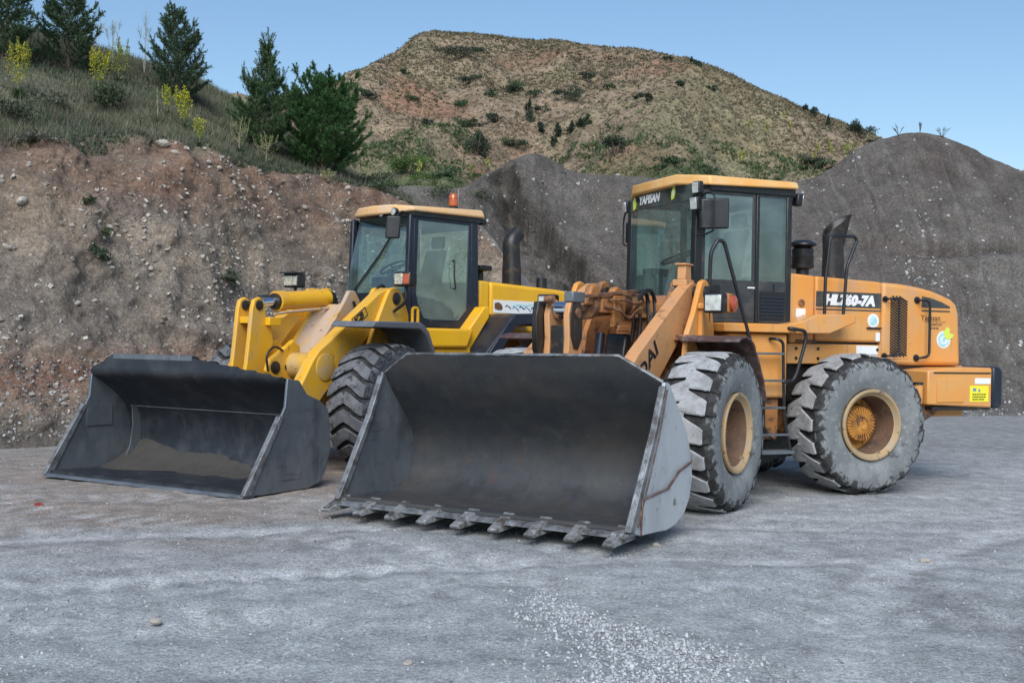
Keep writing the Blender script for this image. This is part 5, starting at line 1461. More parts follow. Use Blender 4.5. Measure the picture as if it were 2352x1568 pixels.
# centre tower: sloping dust-covered plates that carry the tilt cylinder
ct = [(1.05, 1.5), (1.10, 2.12), (1.20, 2.24), (1.32, 2.24), (1.40, 2.12), (1.62, 1.85), (2.02, 1.42), (1.9, 1.2)]
for y0, y1 in ((.19, .25), (-.25, -.19)):
    MB().prism(ct, y0, y1).build('centre_plate', M_PINKDUST if y0 > 0 else M_YELLOW, P, FM, bevel=.012)
MB().hexa([(1.42, -.19, 2.06), (1.42, .19, 2.06), (2.0, .19, 1.40), (2.0, -.19, 1.40)], [(1.38, -.19, 2.03), (1.38, .19, 2.03), (1.96, .19, 1.37), (1.96, -.19, 1.37)]).build('tower_web', M_PINKDUST, P, FM)
MB().box(.68, .78, -.42, .42, 1.35, 2.1).build('tower_back', M_YELLOW_D, P, FM)
apoly = [(.88, 2.06), (.86, 2.18), (.93, 2.27), (1.04, 2.285), (1.25, 2.20), (2.18, 1.60), (2.38, 1.48), (2.50, 1.36), (2.72, 1.05), (3.10, .52), (3.12, .36), (3.0, .27), (2.88, .32), (2.30, .92), (2.10, 1.08), (1.72, 1.42), (1.02, 1.97)]
for sy in (1, -1):
    y0, y1 = (.50, .66) if sy > 0 else (-.66, -.50)
    arm = MB().prism(apoly, y0, y1).build('boom_arm', M_YELLOW_W, P, FM, bevel=.02, seg=3)
    MB().lathe([(.165, sy * .655), (.165, sy * .672), (.145, sy * .678), (0, sy * .678)], c=(2.28, 0, 1.27), n=30).build('boss', M_YELLOW_D, arm)
    MB().lathe([(.10, sy * .45), (.10, sy * .70), (.06, sy * .71), (0, sy * .71)], c=(3.0, 0, .40), n=18).build('bucket_pin', M_GREASE, arm)
    if sy > 0:
        a = rad(31)
        lo_ = lambda u, v, d: Vector((1.735 - (u * math.cos(a) - v * math.sin(a)), .6615 + d, 1.755 + u * math.sin(a) + v * math.cos(a)))
        fr_ = MB()
        for (u0, u1, v0, v1) in ((0, .32, 0, .012), (0, .32, .113, .125), (0, .012, .012, .113), (.308, .32, .012, .113)):
            vv_ = [lo_(u, v, d) for d in (0, .0025) for u, v in ((u0, v0), (u1, v0), (u1, v1), (u0, v1))]
            fr_.hexa(vv_[:4], vv_[4:])
        fr_.build('logo_frame', M_BLACK, arm)
        text_part('maker_lettering', 'JCB', .115, M_BLACK, arm, None, lambda u, v, d: lo_(u + .035, v + .022, d), shear=.2, bold=.006, sx=1.15)
MB().tube([(2.28, -.52, 1.28), (2.28, .52, 1.28)], .155, 24).build('cross_tube', M_YELLOW_D, P, FM)
# pivot bracket of the bell crank
for y0, y1 in ((.10, .17), (-.17, -.10)):
    br_ = MB().prism([(2.18, 1.10), (2.16, 1.50), (2.28, 1.60), (2.44, 1.50), (2.70, 1.36), (2.76, 1.22), (2.66, 1.10), (2.40, 1.02)], y0, y1).build('crank_bracket', M_YELLOW_W, P, FM, bevel=.02)
    if y0 > 0:
        MB().lathe([(.075, .17), (.075, .19), (.045, .195), (.045, .205), (0, .207)], c=(2.62, 0, 1.26), n=20).build('pin', M_GREASE, br_)
        MB().lathe([(.045, .17), (.045, .185), (0, .187)], c=(2.40, 0, 1.26), n=16).build('bolt', M_BLACK, br_)
# bell crank: a pair of tall plates
bp_ = [(2.60, 1.98), (2.62, 2.06), (2.70, 2.10), (2.79, 2.06), (2.82, 1.96), (2.86, 1.60), (2.90, 1.30), (2.98, .95), (3.02, .78), (2.94, .70), (2.84, .74), (2.70, 1.05), (2.58, 1.18), (2.56, 1.36), (2.44, 1.55), (2.50, 1.78), (2.58, 1.86)]
for y0, y1 in ((-.075, -.015), (-.30, -.24)):
    bk = MB().prism(bp_, y0, y1).build('bell_crank', M_YELLOW_W, P, FM, bevel=.012)
    MB().lathe([(.06, y1), (.06, y1 + .014), (.035, y1 + .02), (0, y1 + .02)], c=(2.71, 0, 2.0), n=18).build('pin', M_GREASE, bk)
MB().box(2.58, 2.80, -.24, -.075, 1.78, 1.86).build('crank_spacer', M_YELLOW, P, FM, bevel=.008)
MB().box(2.40, 2.60, -.02, .06, 1.76, 1.86).build('stop_block', M_YELLOW, P, FM, bevel=.008)
MB().prism([(2.60, 1.84), (2.50, 1.84), (2.40, 1.45), (2.62, 1.30), (1.75, 1.95), (2.1, 1.98)][:0] or [(2.56, 1.82), (1.80, 1.90), (2.30, 1.42), (2.46, 1.40), (2.56, 1.6)], -.165, -.14).build('gusset_plate', M_YELLOW_W, P, FM)
MB().prism([(2.90, .70), (3.02, .70), (3.14, .76), (3.14, .86), (3.0, .88), (2.9, .84)], -.2, -.11).build('link', M_GREASE, P, FM)
# tilt cylinder
q = MB()
cyl(q, (2.22, -.14, 2.07), (1.36, -.10, 2.14), .115, 24); cyl(q, (2.28, -.14, 2.065), (2.14, -.14, 2.077), .128, 24)
tcy = q.build('tilt_cylinder', M_YELLOW, P, FM)
q = MB(); cyl(q, (2.32, -.14, 2.062), (2.27, -.14, 2.066), .10, 20); q.build('gland', M_GREASE, tcy)
MB().prism([(1.38, 2.03), (1.38, 2.24), (1.26, 2.22), (1.2, 2.13), (1.26, 2.04)], -.16, -.04).build('cylinder_eye', M_GREASE, tcy)
q = MB(); cyl(q, (2.70, -.16, 2.01), (2.30, -.14, 2.063), .055, 18); q.build('rod', M_CHROME, tcy)
MB().tube(arc_path([(2.46, .0, 1.90), (2.2, .0, 1.935), (1.55, .02, 2.0), (1.38, .05, 2.02)], .1), .018, 8).build('pipe', M_PINKDUST, P, FM)
hs = MB()
for oy in (.02, .10, .3):
    hs.tube(arc_path([(1.30, oy, 2.10), (1.22, oy, 1.95), (1.30, oy, 1.78), (1.55, oy, 1.60)], .1, 5), .02, 8)
hs.tube(arc_path([(1.02, .47, 2.28), (.90, .47, 2.34), (.80, .48, 2.2), (.82, .48, 1.95)], .08, 5), .022, 8)
hs.build('hose', M_HOSE, P, FM)
MB().tube(arc_path([(2.75, .18, 1.22), (2.80, .19, 1.42), (2.65, .19, 1.52), (2.50, .18, 1.46)], .1, 5), .014, 8).build('grease_line', M_HOSE, P, FM)
for sy in (1, -1):
    q = MB(); cyl(q, (.78, sy * .30, .86), (1.75, sy * .36, 1.02), .085); lc = q.build('lift_cylinder', M_YELLOW_D, P, FM)
    q = MB(); cyl(q, (1.7, sy * .36, 1.01), (2.2, sy * .42, 1.10), .045); q.build('rod', M_CHROME, lc)
    def Y(a, b): return (a, b) if sy > 0 else (-b, -a)
    # head lamps on stalks
    hl = MB().box(.96, 1.12, *Y(.80, 1.06), 2.30, 2.49).build('head_lamp', M_BLACK, P, FM, bevel=.02)
    MB().box(1.115, 1.130, *Y(.90, 1.045) if sy < 0 else (.815, .945), 2.325, 2.465).build('lens', M_LENS_Y, hl, bevel=.01)
    MB().box(1.115, 1.128, *Y(.82, .895) if sy < 0 else (.95, 1.045), 2.33, 2.46).build('turn_signal', M_REDLENS if sy > 0 else M_LENS_Y, hl, bevel=.01)
    MB().tube(arc_path([(1.02, sy * .93, 2.32), (1.02, sy * .93, 2.1), (1.02, sy * .74, 1.98)], .06), .022, 8).build('lamp_stalk', M_BLACK, P, FM)
    # flat-topped fenders
    xf = 0 if sy > 0 else -.45
    fe = MB().prism([(2.28 + xf, 1.76), (2.22 + xf, 1.83), (1.30, 1.84), (1.20, 1.80), (1.10, 1.72), (.86, 1.30), (.92, 1.27), (1.16, 1.68), (1.30, 1.75)], *Y(.72, 1.36))
    fe.build('fender', M_FENDER_G, P, FM, bevel=.015)
    MB().prism([(1.30, 1.74), (1.12, 1.66), (.90, 1.30), (.74, 1.30), (.70, 1.70), (.9, 1.78), (1.3, 1.79)], *Y(.60, .73)).build('fender_bracket', M_YELLOW_D, P, FM)
MB().box(1.25, 1.62, -1.06, -.72, 2.15, 2.18).tube([(1.4, -.9, 1.84), (1.4, -.9, 2.18)], .02, 8).box(1.0, 1.20, -1.06, -.80, 2.488, 2.51).build('lamp_shelf', M_STEEL_D, P, FM)

# plain-edged bucket
BW = 1.505
prof = [(4.48, .045), (4.10, .035), (3.80, .035), (3.58, .065), (3.42, .15), (3.33, .30), (3.305, .46), (3.33, .64), (3.40, .80), (3.55, .95), (3.73, 1.08), (3.90, 1.18)]
profy = prof + [(3.90, 1.28), (3.885, 1.42)]
ztY = lambda y: float(np.interp(y, [-1.49, -1.12, .16, 1.49], [1.20, 1.385, 1.37, 1.19])) + rb.uniform(-.003, .003)
bkt = bucket_shell(profy, np.linspace(-BW + .02, BW - .02, 70), ztY).build('bucket', M_STEEL_D, P, FM)
MB().sheet([(3.425, .768), (3.385, .768)], -BW + .12, BW - .06, .010).build('weld_seam', M_STEEL_M, bkt)
sidep = [(4.50, .045), (4.00, .80), (3.94, .90), (3.91, 1.19), (3.73, 1.17), (3.60, 1.02), (3.40, .95), (3.25, .85), (3.20, .60), (3.20, .41), (3.26, .20), (3.36, .07), (3.55, .02), (4.3, .02)]
for sy in (1, -1):
    y0, y1 = (BW - .02, BW + .01) if sy > 0 else (-BW - .01, -BW + .02)
    MB().prism(sidep, y0, y1).build('side_plate', M_STEEL_M, bkt, bevel=.006)
    y0, y1 = (BW - .035, BW + .025) if sy > 0 else (-BW - .025, -BW + .035)
    MB().prism([(4.54, .04), (4.03, .81), (3.97, .80), (4.43, .04)], y0, y1).build('side_cutter', M_EDGE, bkt, bevel=.006)
MB().box(4.05, 4.35, -BW + .021, -BW + .035, .50, .80).build('patch_plate', M_STEEL_M, bkt) if False else MB().prism([(3.98, .55), (3.98, .78), (3.62, .78), (3.62, .55)], -BW + .021, -BW + .034).build('patch_plate', M_STEEL_M, bkt)
MB().prism([(3.36, .10), (3.45, .06), (3.60, .09), (3.50, .30), (3.46, .55), (3.48, .78), (3.38, .78), (3.34, .5)], -BW + .20, -BW + .215).build('gusset', M_STEEL_M, bkt)
MB().prism([(3.915, 1.27), (3.93, 1.27), (3.92, 1.395), (3.88, 1.40), (3.88, 1.39), (3.905, 1.385)], -1.12, .14).build('lip_plate', M_STEEL_M, bkt)
MB().prism([(4.40, .052), (4.40, .060), (3.78, .056), (3.66, .075), (3.66, .068), (3.78, .048)], -BW + .03, BW - .03).build('floor_plate', M_STEEL_M, bkt)
MB().prism([(4.36, .012), (4.36, .052), (4.52, .042), (4.55, .014)], -BW, BW).build('cutting_edge', M_STEEL_M, bkt, bevel=.004)
for sy in (1, -1):
    for y in (.20, .57):
        MB().prism([(3.34, .95), (3.16, .95), (2.98, .66), (2.92, .36), (3.1, .24), (3.34, .30)], sy * y - .02, sy * y + .02).build('hinge_plate', M_STEEL_D, bkt, bevel=.006)

# sand left lying in the yellow machine's bucket
nx_, ny_ = 26, 70
xs = np.linspace(3.36, 4.42, nx_); ys = np.linspace(-BW + .05, BW - .06, ny_)
SX, SY = np.meshgrid(xs, ys)
pr = np.array(smooth_prof(prof, 200))
flo = np.interp(SX, pr[:120, 0][::-1], pr[:120, 1][::-1]) + .016
flo = np.where(SX < pr[:120, 0].min() + .02, .2, flo)
p3 = np.stack([SX.ravel(), SY.ravel(), 0 * SX.ravel()], 1)
hgt = (-.003 + .09 * np.exp(-((SY + 1.14) / .28) ** 2) * sstep(4.1, 3.42, SX) + .055 * sstep(4.0, 3.5, SX) * sstep(1.5, .2, SY) + .02 * fbm(p3, 3, 4, 9).reshape(SX.shape)) * sstep(4.44, 4.0, SX) - .012
ML = YRT.matrix_basis if False else Matrix.Translation(YRT.location) @ Matrix.Rotation(YH, 4, 'Z') @ FM
sv = np.stack([SX.ravel(), SY.ravel(), (flo + hgt).ravel()], 1)
sand = new_obj('sand_heap', np_mesh('sand_heap', sv, grid_faces(nx_, ny_), [M_SANDHEAP], True))
sand.matrix_world = ML
tag(sand, 'brown sand lying inside the black bucket of the yellow loader', 'sand')

# scrap of red plastic on the yard
q = MB()
for i in range(5):
    a = i * 1.3
    cx_, cy_ = .05 * math.cos(a), .035 * math.sin(a)
    q.hexa([(cx_ - .04, cy_ - .02, 0), (cx_ + .04, cy_ - .01, 0), (cx_ + .03, cy_ + .02, .0)], [(cx_ - .03, cy_ - .015, .02 + .012 * i), (cx_ + .05, cy_, .015 + .01 * i), (cx_ + .02, cy_ + .02, .02)])
rd = q.build('plastic_scrap', M_REDBIT)
rd.scale = (.5, .5, .6)
rd.location = (-4.36, 10.42, ground_z(-4.36, 10.42))
tag(rd, 'small crumpled red plastic scrap on the yard before the yellow loader', 'litter')

# ================================================================ PLANTS AND ROCKS
def leafmat(name, rough=.6, trans=.25):
    m = bpy.data.materials.new(name); m.use_nodes = True
    N, L = m.node_tree.nodes, m.node_tree.links
    p = N['Principled BSDF']
    a = N.new('ShaderNodeVertexColor'); a.layer_name = 'Col'
    L.new(a.outputs[0], p.inputs['Base Color'])
    p.inputs['Roughness'].default_value = rough
    p.inputs['Specular IOR Level'].default_value = .3
    t = N.new('ShaderNodeBsdfTranslucent'); L.new(a.outputs[0], t.inputs[0])
    mx = N.new('ShaderNodeMixShader'); mx.inputs[0].default_value = trans
    L.new(p.outputs[0], mx.inputs[1]); L.new(t.outputs[0], mx.inputs[2])
    L.new(mx.outputs[0], N['Material Output'].inputs[0])
    return m
M_LEAF = leafmat('foliage')
M_BARK = pmat('bark', (.10, .07, .05), .9, 0, [((.18, .14, .11), 20, .45, .65, 5)], (60, .4, .01))
M_DRYSTEM = pmat('dry_stem', (.30, .26, .19), .9)

def blades(base, direc, length, width, cols, rs, tipc=1.25):
    """one thin triangle per blade / needle"""
    n = len(base)
    side = np.cross(direc, rs.normal(size=(n, 3)))
    side /= np.maximum(np.linalg.norm(side, axis=1, keepdims=True), 1e-6)
    w = (np.asarray(width) * np.ones(n))[:, None] * .5
    v = np.stack([base - side * w, base + side * w, base + direc * (np.asarray(length) * np.ones(n))[:, None]], 1)
    c = np.stack([cols, cols, cols * tipc], 1)
    return v.reshape(-1, 3), c.reshape(-1, 3)

def tri_obj(name, v, c, parent=None, mat=None):
    f = np.arange(len(v)).reshape(-1, 3)
    return new_obj(name, np_mesh(name, v, f, [mat or M_LEAF], False, c), parent)

def unit(a):
    return a / np.maximum(np.linalg.norm(a, axis=-1, keepdims=True), 1e-9)

ORD = 'first second third fourth fifth sixth seventh eighth ninth tenth eleventh twelfth thirteenth fourteenth fifteenth sixteenth seventeenth eighteenth nineteenth twentieth twenty-first twenty-second twenty-third twenty-fourth'.split()
def pine(label, x, y, h, w, seed, prof, whorls=11, per=6, dens=1.0, hue=(.060, .112, .050), candle=.16, sink=0.0):
    rs = np.random.default_rng(seed)
    z0 = drop(T_BANK, x, y) - .05 - sink
    t = root_empty('pine_tree', (x, y, z0), rs.uniform(0, 6))
    tag(t, label, 'tree', 'young pines on the slope above the bank')
    tr = MB()
    lean = rs.normal(size=2) * .03
    tr.tube([(lean[0] * k * h, lean[1] * k * h, h * k) for k in (0, .3, .6, .85, 1.0)], [.035 * h / 2, .028 * h / 2, .018 * h / 2, .010, .006], 7)
    bases, dirs, lens = [], [], []
    def twig(p0, p1, n, r0=.006, nl=(.06, .105)):
        if r0 > 0: tr.tube([tuple(p0), tuple(p1)], [r0, .003], 4, caps=False)
        tt = rs.random(n) ** .85
        b = p0 + (p1 - p0) * tt[:, None]
        d = unit(p1 - p0)
        rad_ = rs.normal(size=(n, 3)); rad_ -= (rad_ @ d)[:, None] * d; rad_ = unit(rad_)
        bases.append(b); dirs.append(unit(d * rs.uniform(.45, .9, (n, 1)) + rad_ * .75)); lens.append(rs.uniform(nl[0], nl[1], n))
    zs = np.linspace(.03, .93, whorls)
    for zi in zs:
        L0 = w * .5 * np.interp(zi, *prof)
        nb = max(4, int(per * (1.25 - .5 * zi)))
        a0 = rs.uniform(0, 6.28)
        for k in range(nb):
            a = a0 + 2 * PI * k / nb + rs.normal() * .25
            Lb = L0 * rs.uniform(.65, 1.15)
            el = rad(rs.uniform(12, 38) + 22 * zi)
            zb = zi * h + rs.normal() * .03 * h
            p0 = np.array([lean[0] * zb, lean[1] * zb, zb])
            d = np.array([math.cos(a) * math.cos(el), math.sin(a) * math.cos(el), math.sin(el)])
            P_ = [p0 + d * Lb * s + np.array([0, 0, .28 * Lb * s * s]) for s in (0, .35, .7, 1.0)]
            tr.tube([tuple(q) for q in P_], [.010, .008, .006, .004], 4, caps=False)
            for s in range(1, 3):
                twig(P_[s], P_[s + 1], int(75 * dens * max(Lb, .2)), 0)
            side = np.cross(d, [0, 0, 1]); side = unit(side)
            for s in np.linspace(.35, .95, 4 if zi < .6 else 2):
                for sg in (-1, 1):
                    q0 = P_[0] + (P_[3] - P_[0]) * s
                    ln = (Lb * .42 * (1.15 - s) + .10) * rs.uniform(.7, 1.2)
                    q1 = q0 + unit(d * .8 + side * sg * .8 + np.array([0, 0, rs.uniform(.1, .6)])) * ln
                    twig(q0, q1, int(26 * dens + 70 * dens * ln), .004)
            # upright candle on the branch end
            for j in range(3 if zi > .3 else 1):
                q1 = P_[3] + unit(d * .45 + rs.normal(size=3) * .3 + np.array([0, 0, 1.0])) * candle * rs.uniform(.7, 1.5)
                twig(P_[3], q1, int(40 * dens), .005, (.035, .06))
    top = np.array([lean[0] * h, lean[1] * h, h])
    twig(top - np.array([0, 0, .3]), top + np.array([0, 0, candle * 1.4]), int(100 * dens), .007, (.04, .065))
    for k in range(8):
        a = 2 * PI * k / 4 + rs.uniform(0, 1)
        p0 = top - np.array([0, 0, rs.uniform(.05, .45)])
        twig(p0, p0 + unit(np.array([math.cos(a) * .42, math.sin(a) * .42, 1])) * candle * rs.uniform(1.2, 2.2), int(60 * dens), .006, (.035, .06))
    b, d, l = np.concatenate(bases), np.concatenate(dirs), np.concatenate(lens)
    n = len(b)
    col = np.asarray(hue) * rs.uniform(.6, 1.35, (n, 1)) + rs.normal(size=(n, 3)) * .004
    dry = rs.random(n) < .02
    col[dry] = (.12, .08, .04)
    v, c = blades(b, d, l, rs.uniform(.011, .017, n), np.clip(col, .005, 1), rs, 1.35)
    tr.build('trunk', M_BARK, t)
    tri_obj('crown', v, c, t)
    return t

cone = ([0, .12, .35, .6, .85, 1], [.75, 1.0, .92, .62, .30, .12])
spire = ([0, .15, .35, .55, .75, 1], [.85, 1.0, .78, .45, .20, .06])
ball = ([0, .15, .45, .7, .88, 1], [.80, 1.0, 1.0, .80, .45, .2])
openc = ([0, .15, .4, .7, 1], [.9, 1.0, .8, .55, .2])
pine('dark pine cut off by the left edge of the picture', -11.15, 24.6, 2.9, 1.3, 1, cone, 12, 7, 1.1)
pine('dark pine with bare upper limbs, second pine from the left edge', -10.35, 25.9, 2.15, 1.75, 2, openc, 9, 7, 1.15, (.062, .110, .052))
pine('rounded dark pine standing on the skyline, third pine from the left', -8.2, 27.4, 2.15, 1.75, 3, cone, 10, 7, 1.1, (.062, .108, .055))
pine('tall spire-topped young pine with upright candles, fourth from the left', -5.95, 26.4, 2.65, 1.75, 4, spire, 12, 7, 1.2, (.062, .122, .050), .26)
pine('broad bushy bright green pine at the end of the bank, fifth from the left', -4.65, 27.1, 2.15, 2.4, 5, ball, 12, 11, 1.6, (.050, .122, .038), .15)

def leafy(n, radii, leaf, hue, rs, clumps=9, cone_=False, var=.45):
    """leaf triangles gathered in clumps through a crown volume; returns verts, colours"""
    cc = unit(rs.normal(size=(clumps, 3))) * (rs.random((clumps, 1)) ** .4) * .72
    cr_ = rs.uniform(.28, .5, clumps)
    k = rs.integers(0, clumps, n)
    p = cc[k] + unit(rs.normal(size=(n, 3))) * (rs.random((n, 1)) ** .45) * cr_[k][:, None]
    p[:, 2] = (p[:, 2] + 1) * .5
    if cone_:
        p[:, :2] *= np.clip(1.15 - p[:, 2:3], .05, 1.1)
    p = p * np.array([radii[0], radii[1], radii[2]])
    p[:, 2] = np.maximum(p[:, 2], .01)
    d = unit(rs.normal(size=(n, 3)) + np.array([0, 0, .6]))
    shade = rs.uniform(1 - var, 1 + var, (clumps, 1))[k] * rs.uniform(.75, 1.25, (n, 1))
    return blades(p, d, leaf * rs.uniform(.7, 1.4, n), leaf * rs.uniform(.5, .9, n), np.asarray(hue) * shade, rs, 1.2)

def bush(name, label, tree, x, y, radii, n, leaf, hue, seed, cat='shrub', group=None, cone_=False, clumps=9, stem=True):
    rs = np.random.default_rng(seed)
    z0 = drop(tree, x, y)
    t = root_empty(name, (x, y, z0 - .04 * radii[2]), rs.uniform(0, 6) if abs(radii[0] - radii[1]) < .01 else 0)
    tag(t, label, cat, group)
    v, c = leafy(n, radii, leaf, hue, rs, clumps, cone_)
    tri_obj('foliage', v, c, t)
    if stem:
        m = MB()
        for k in range(5):
            a = k * 1.26 + rs.uniform(0, 1)
            m.tube([(0, 0, 0), (radii[0] * .25 * math.cos(a), radii[1] * .25 * math.sin(a), radii[2] * .35), (radii[0] * .5 * math.cos(a), radii[1] * .5 * math.sin(a), radii[2] * .75)], [.03 * radii[2] + .005, .02 * radii[2] + .004, .004], 5)
        m.build('stem', M_BARK, t)
    return t

# ---- shrubs and small junipers on the dry hill
G_H = 'dark shrubs dotted over the dry hill'
small_lbl = 'small dark green shrub dotted on the dry hill behind'
DK, MG, BG = (.036, .055, .034), (.050, .080, .038), (.095, .15, .04)
hill_bushes = [  # x, y, rx, ry, h, n, hue, label, cone
    (-7.4, 148.7, 4.2, 1.6, 1.7, 900, DK, 'long dark thicket high on the hill, below its flat top', 0),
    (-5.7, 139.8, 1.6, 1.2, 1.2, 350, DK, None, 0), (-.4, 142.8, 1.7, 1.2, 1.3, 350, MG, None, 0), (-.3, 139.5, 1.3, 1.0, 1.2, 300, DK, None, 0),
    (6.3, 133.3, 1.9, 1.4, 1.6, 500, DK, 'round dark shrub alone in the middle of the hillside', 0),
    (14.0, 119.1, .8, .8, 1.1, 220, DK, None, 1), (-6.4, 132.7, 1.2, .9, 1.0, 260, MG, None, 0), (-5.9, 122, 1.3, .9, 1.1, 260, MG, None, 0), (-4.8, 123.2, 1.3, .9, 1.0, 260, DK, None, 0),
    (-2.3, 126, 1.1, .9, 1.1, 240, DK, None, 0), (1.47, 126, 1.0, 1.0, 2.3, 420, DK, 'pointed juniper in the middle of the hollow of the hill', 1),
    (-3.86, 112.3, 1.7, 1.7, 2.7, 800, DK, 'largest cone-shaped juniper at the foot of the hill', 1),
    (-16.8, 128.7, 1.1, .8, .9, 220, DK, None, 0), (-17.6, 129.5, .8, .7, .8, 180, DK, None, 0), (-9.8, 123.3, .7, .6, .8, 160, DK, None, 0), (10.6, 150.1, 1.6, 1.0, 1.0, 260, DK, None, 0),
    (11.4, 137.4, 1.1, .9, .9, 220, MG, None, 0), (8.7, 141.7, 1.4, 1.0, 1.0, 240, DK, None, 0), (2.65, 122.4, .9, .9, 1.3, 240, DK, None, 1), (4.56, 122.8, .8, .8, 1.5, 240, DK, None, 1),
    (6.0, 122.5, .9, .9, 1.4, 240, DK, None, 1), (7.8, 121.8, .8, .8, 1.2, 220, MG, None, 1), (4.0, 120.5, .8, .8, 1.1, 200, DK, None, 1), (6.8, 120.4, .9, .9, 1.2, 220, DK, None, 1),
    (9.1, 101.8, 1.2, 1.1, 1.8, 420, DK, 'dark bushy juniper low on the hill above the middle of the grey heap', 0), (8.9, 95.4, .9, .9, 1.5, 320, MG, None, 0),
    (-9.1, 96.8, 2.2, 1.5, 1.9, 800, BG, 'broad bright green bush at the foot of the hill, right of the pines', 0),
    (-10.3, 93.3, 1.6, 1.2, 1.3, 500, BG, 'bright green low bush right behind the bushy pine', 0), (-7.0, 93.3, 1.7, 1.2, 1.2, 480, BG, 'bright green low bush between the pines and the pointed grey heap', 0), (-5.8, 92.3, 1.1, .9, .8, 300, MG, None, 0),
    (12.5, 93.3, 1.2, .9, 1.0, 300, MG, None, 0), (16.8, 99.1, 1.3, 1.0, .9, 300, MG, None, 0), (21.1, 101.2, 1.4, 1.0, .9, 300, MG, None, 0),
    (30.2, 114.3, 1.7, 1.2, 1.7, 460, DK, 'dark bush beside the right shoulder of the grey heap', 0), (31.1, 112, 1.5, 1.0, 1.2, 400, MG, None, 0), (-.4, 119.5, 1.6, 1.0, 1.0, 300, MG, None, 0),
    (14.0, 127.2, .9, .7, .7, 160, DK, None, 0), (2.3, 137.3, 1.2, .9, .8, 200, MG, None, 0), (-12.1, 132.1, .9, .7, .7, 160, MG, None, 0),
    (22.0, 163.8, .8, .6, .7, 150, DK, None, 0), (25.5, 163.3, .9, .7, 1.3, 220, DK, None, 1), (26.3, 163.3, .9, .7, 1.2, 220, DK, None, 1),
    (42.4, 164.8, .9, .7, 1.5, 220, DK, None, 1), (43.7, 165, 1.0, .8, 1.7, 240, DK, None, 1), (44.6, 160, .8, .7, 1.7, 220, DK, None, 1),
    (48.1, 160, 1.8, 1.2, 2.4, 500, DK, 'tallest dark shrub on the right ridge of the hill', 0), (49.6, 160, 1.6, 1.2, 2.3, 420, DK, None, 0), (50.5, 157.7, 1.3, 1.0, 1.6, 320, DK, None, 0), (51.4, 156.9, 1.2, 1.0, 1.5, 300, DK, None, 0),
    (-20.6, 163, .9, .7, 1.0, 200, DK, None, 0), (19, 130, .8, .7, .8, 150, DK, None, 0), (24, 138, .9, .7, .7, 150, DK, None, 0), (-14, 140, 1.0, .8, .8, 160, MG, None, 0), (-3, 133, 1.0, .8, .8, 170, MG, None, 0), (3, 131, 1.1, .9, .8, 170, MG, None, 0)]
zones = {}
def zone(b):
    if b[1] > 156: return 'on the skyline of the hill'
    if b[1] > 136: return 'on the upper slope of the hill'
    if b[1] > 124: return 'on the middle slope of the hill'
    if b[1] > 116: return 'low in the hollow of the hill'
    return 'at the foot of the hill'
for b in hill_bushes:
    if b[7] is None: zones.setdefault(zone(b), []).append(b)
hl_lab = {}
for z_, bs in zones.items():
    for k, b in enumerate(sorted(bs, key=lambda q: q[0] / q[1])):
        hl_lab[id(b)] = ORD[k] + ' small dark shrub from the left ' + z_
for i, bb in enumerate(hill_bushes):
    x, y, rx, ry, hh, n, hue, lb, cn = bb
    lb = lb or hl_lab[id(bb)]
    bush('juniper' if cn else 'hill_shrub', lb, T_HILL, x, y, (rx * 1.25, ry * 1.2, hh * 1.2), int(n * 1.7), .20, hue, 300 + i, 'shrub', G_H, bool(cn), 7, stem=n > 400)

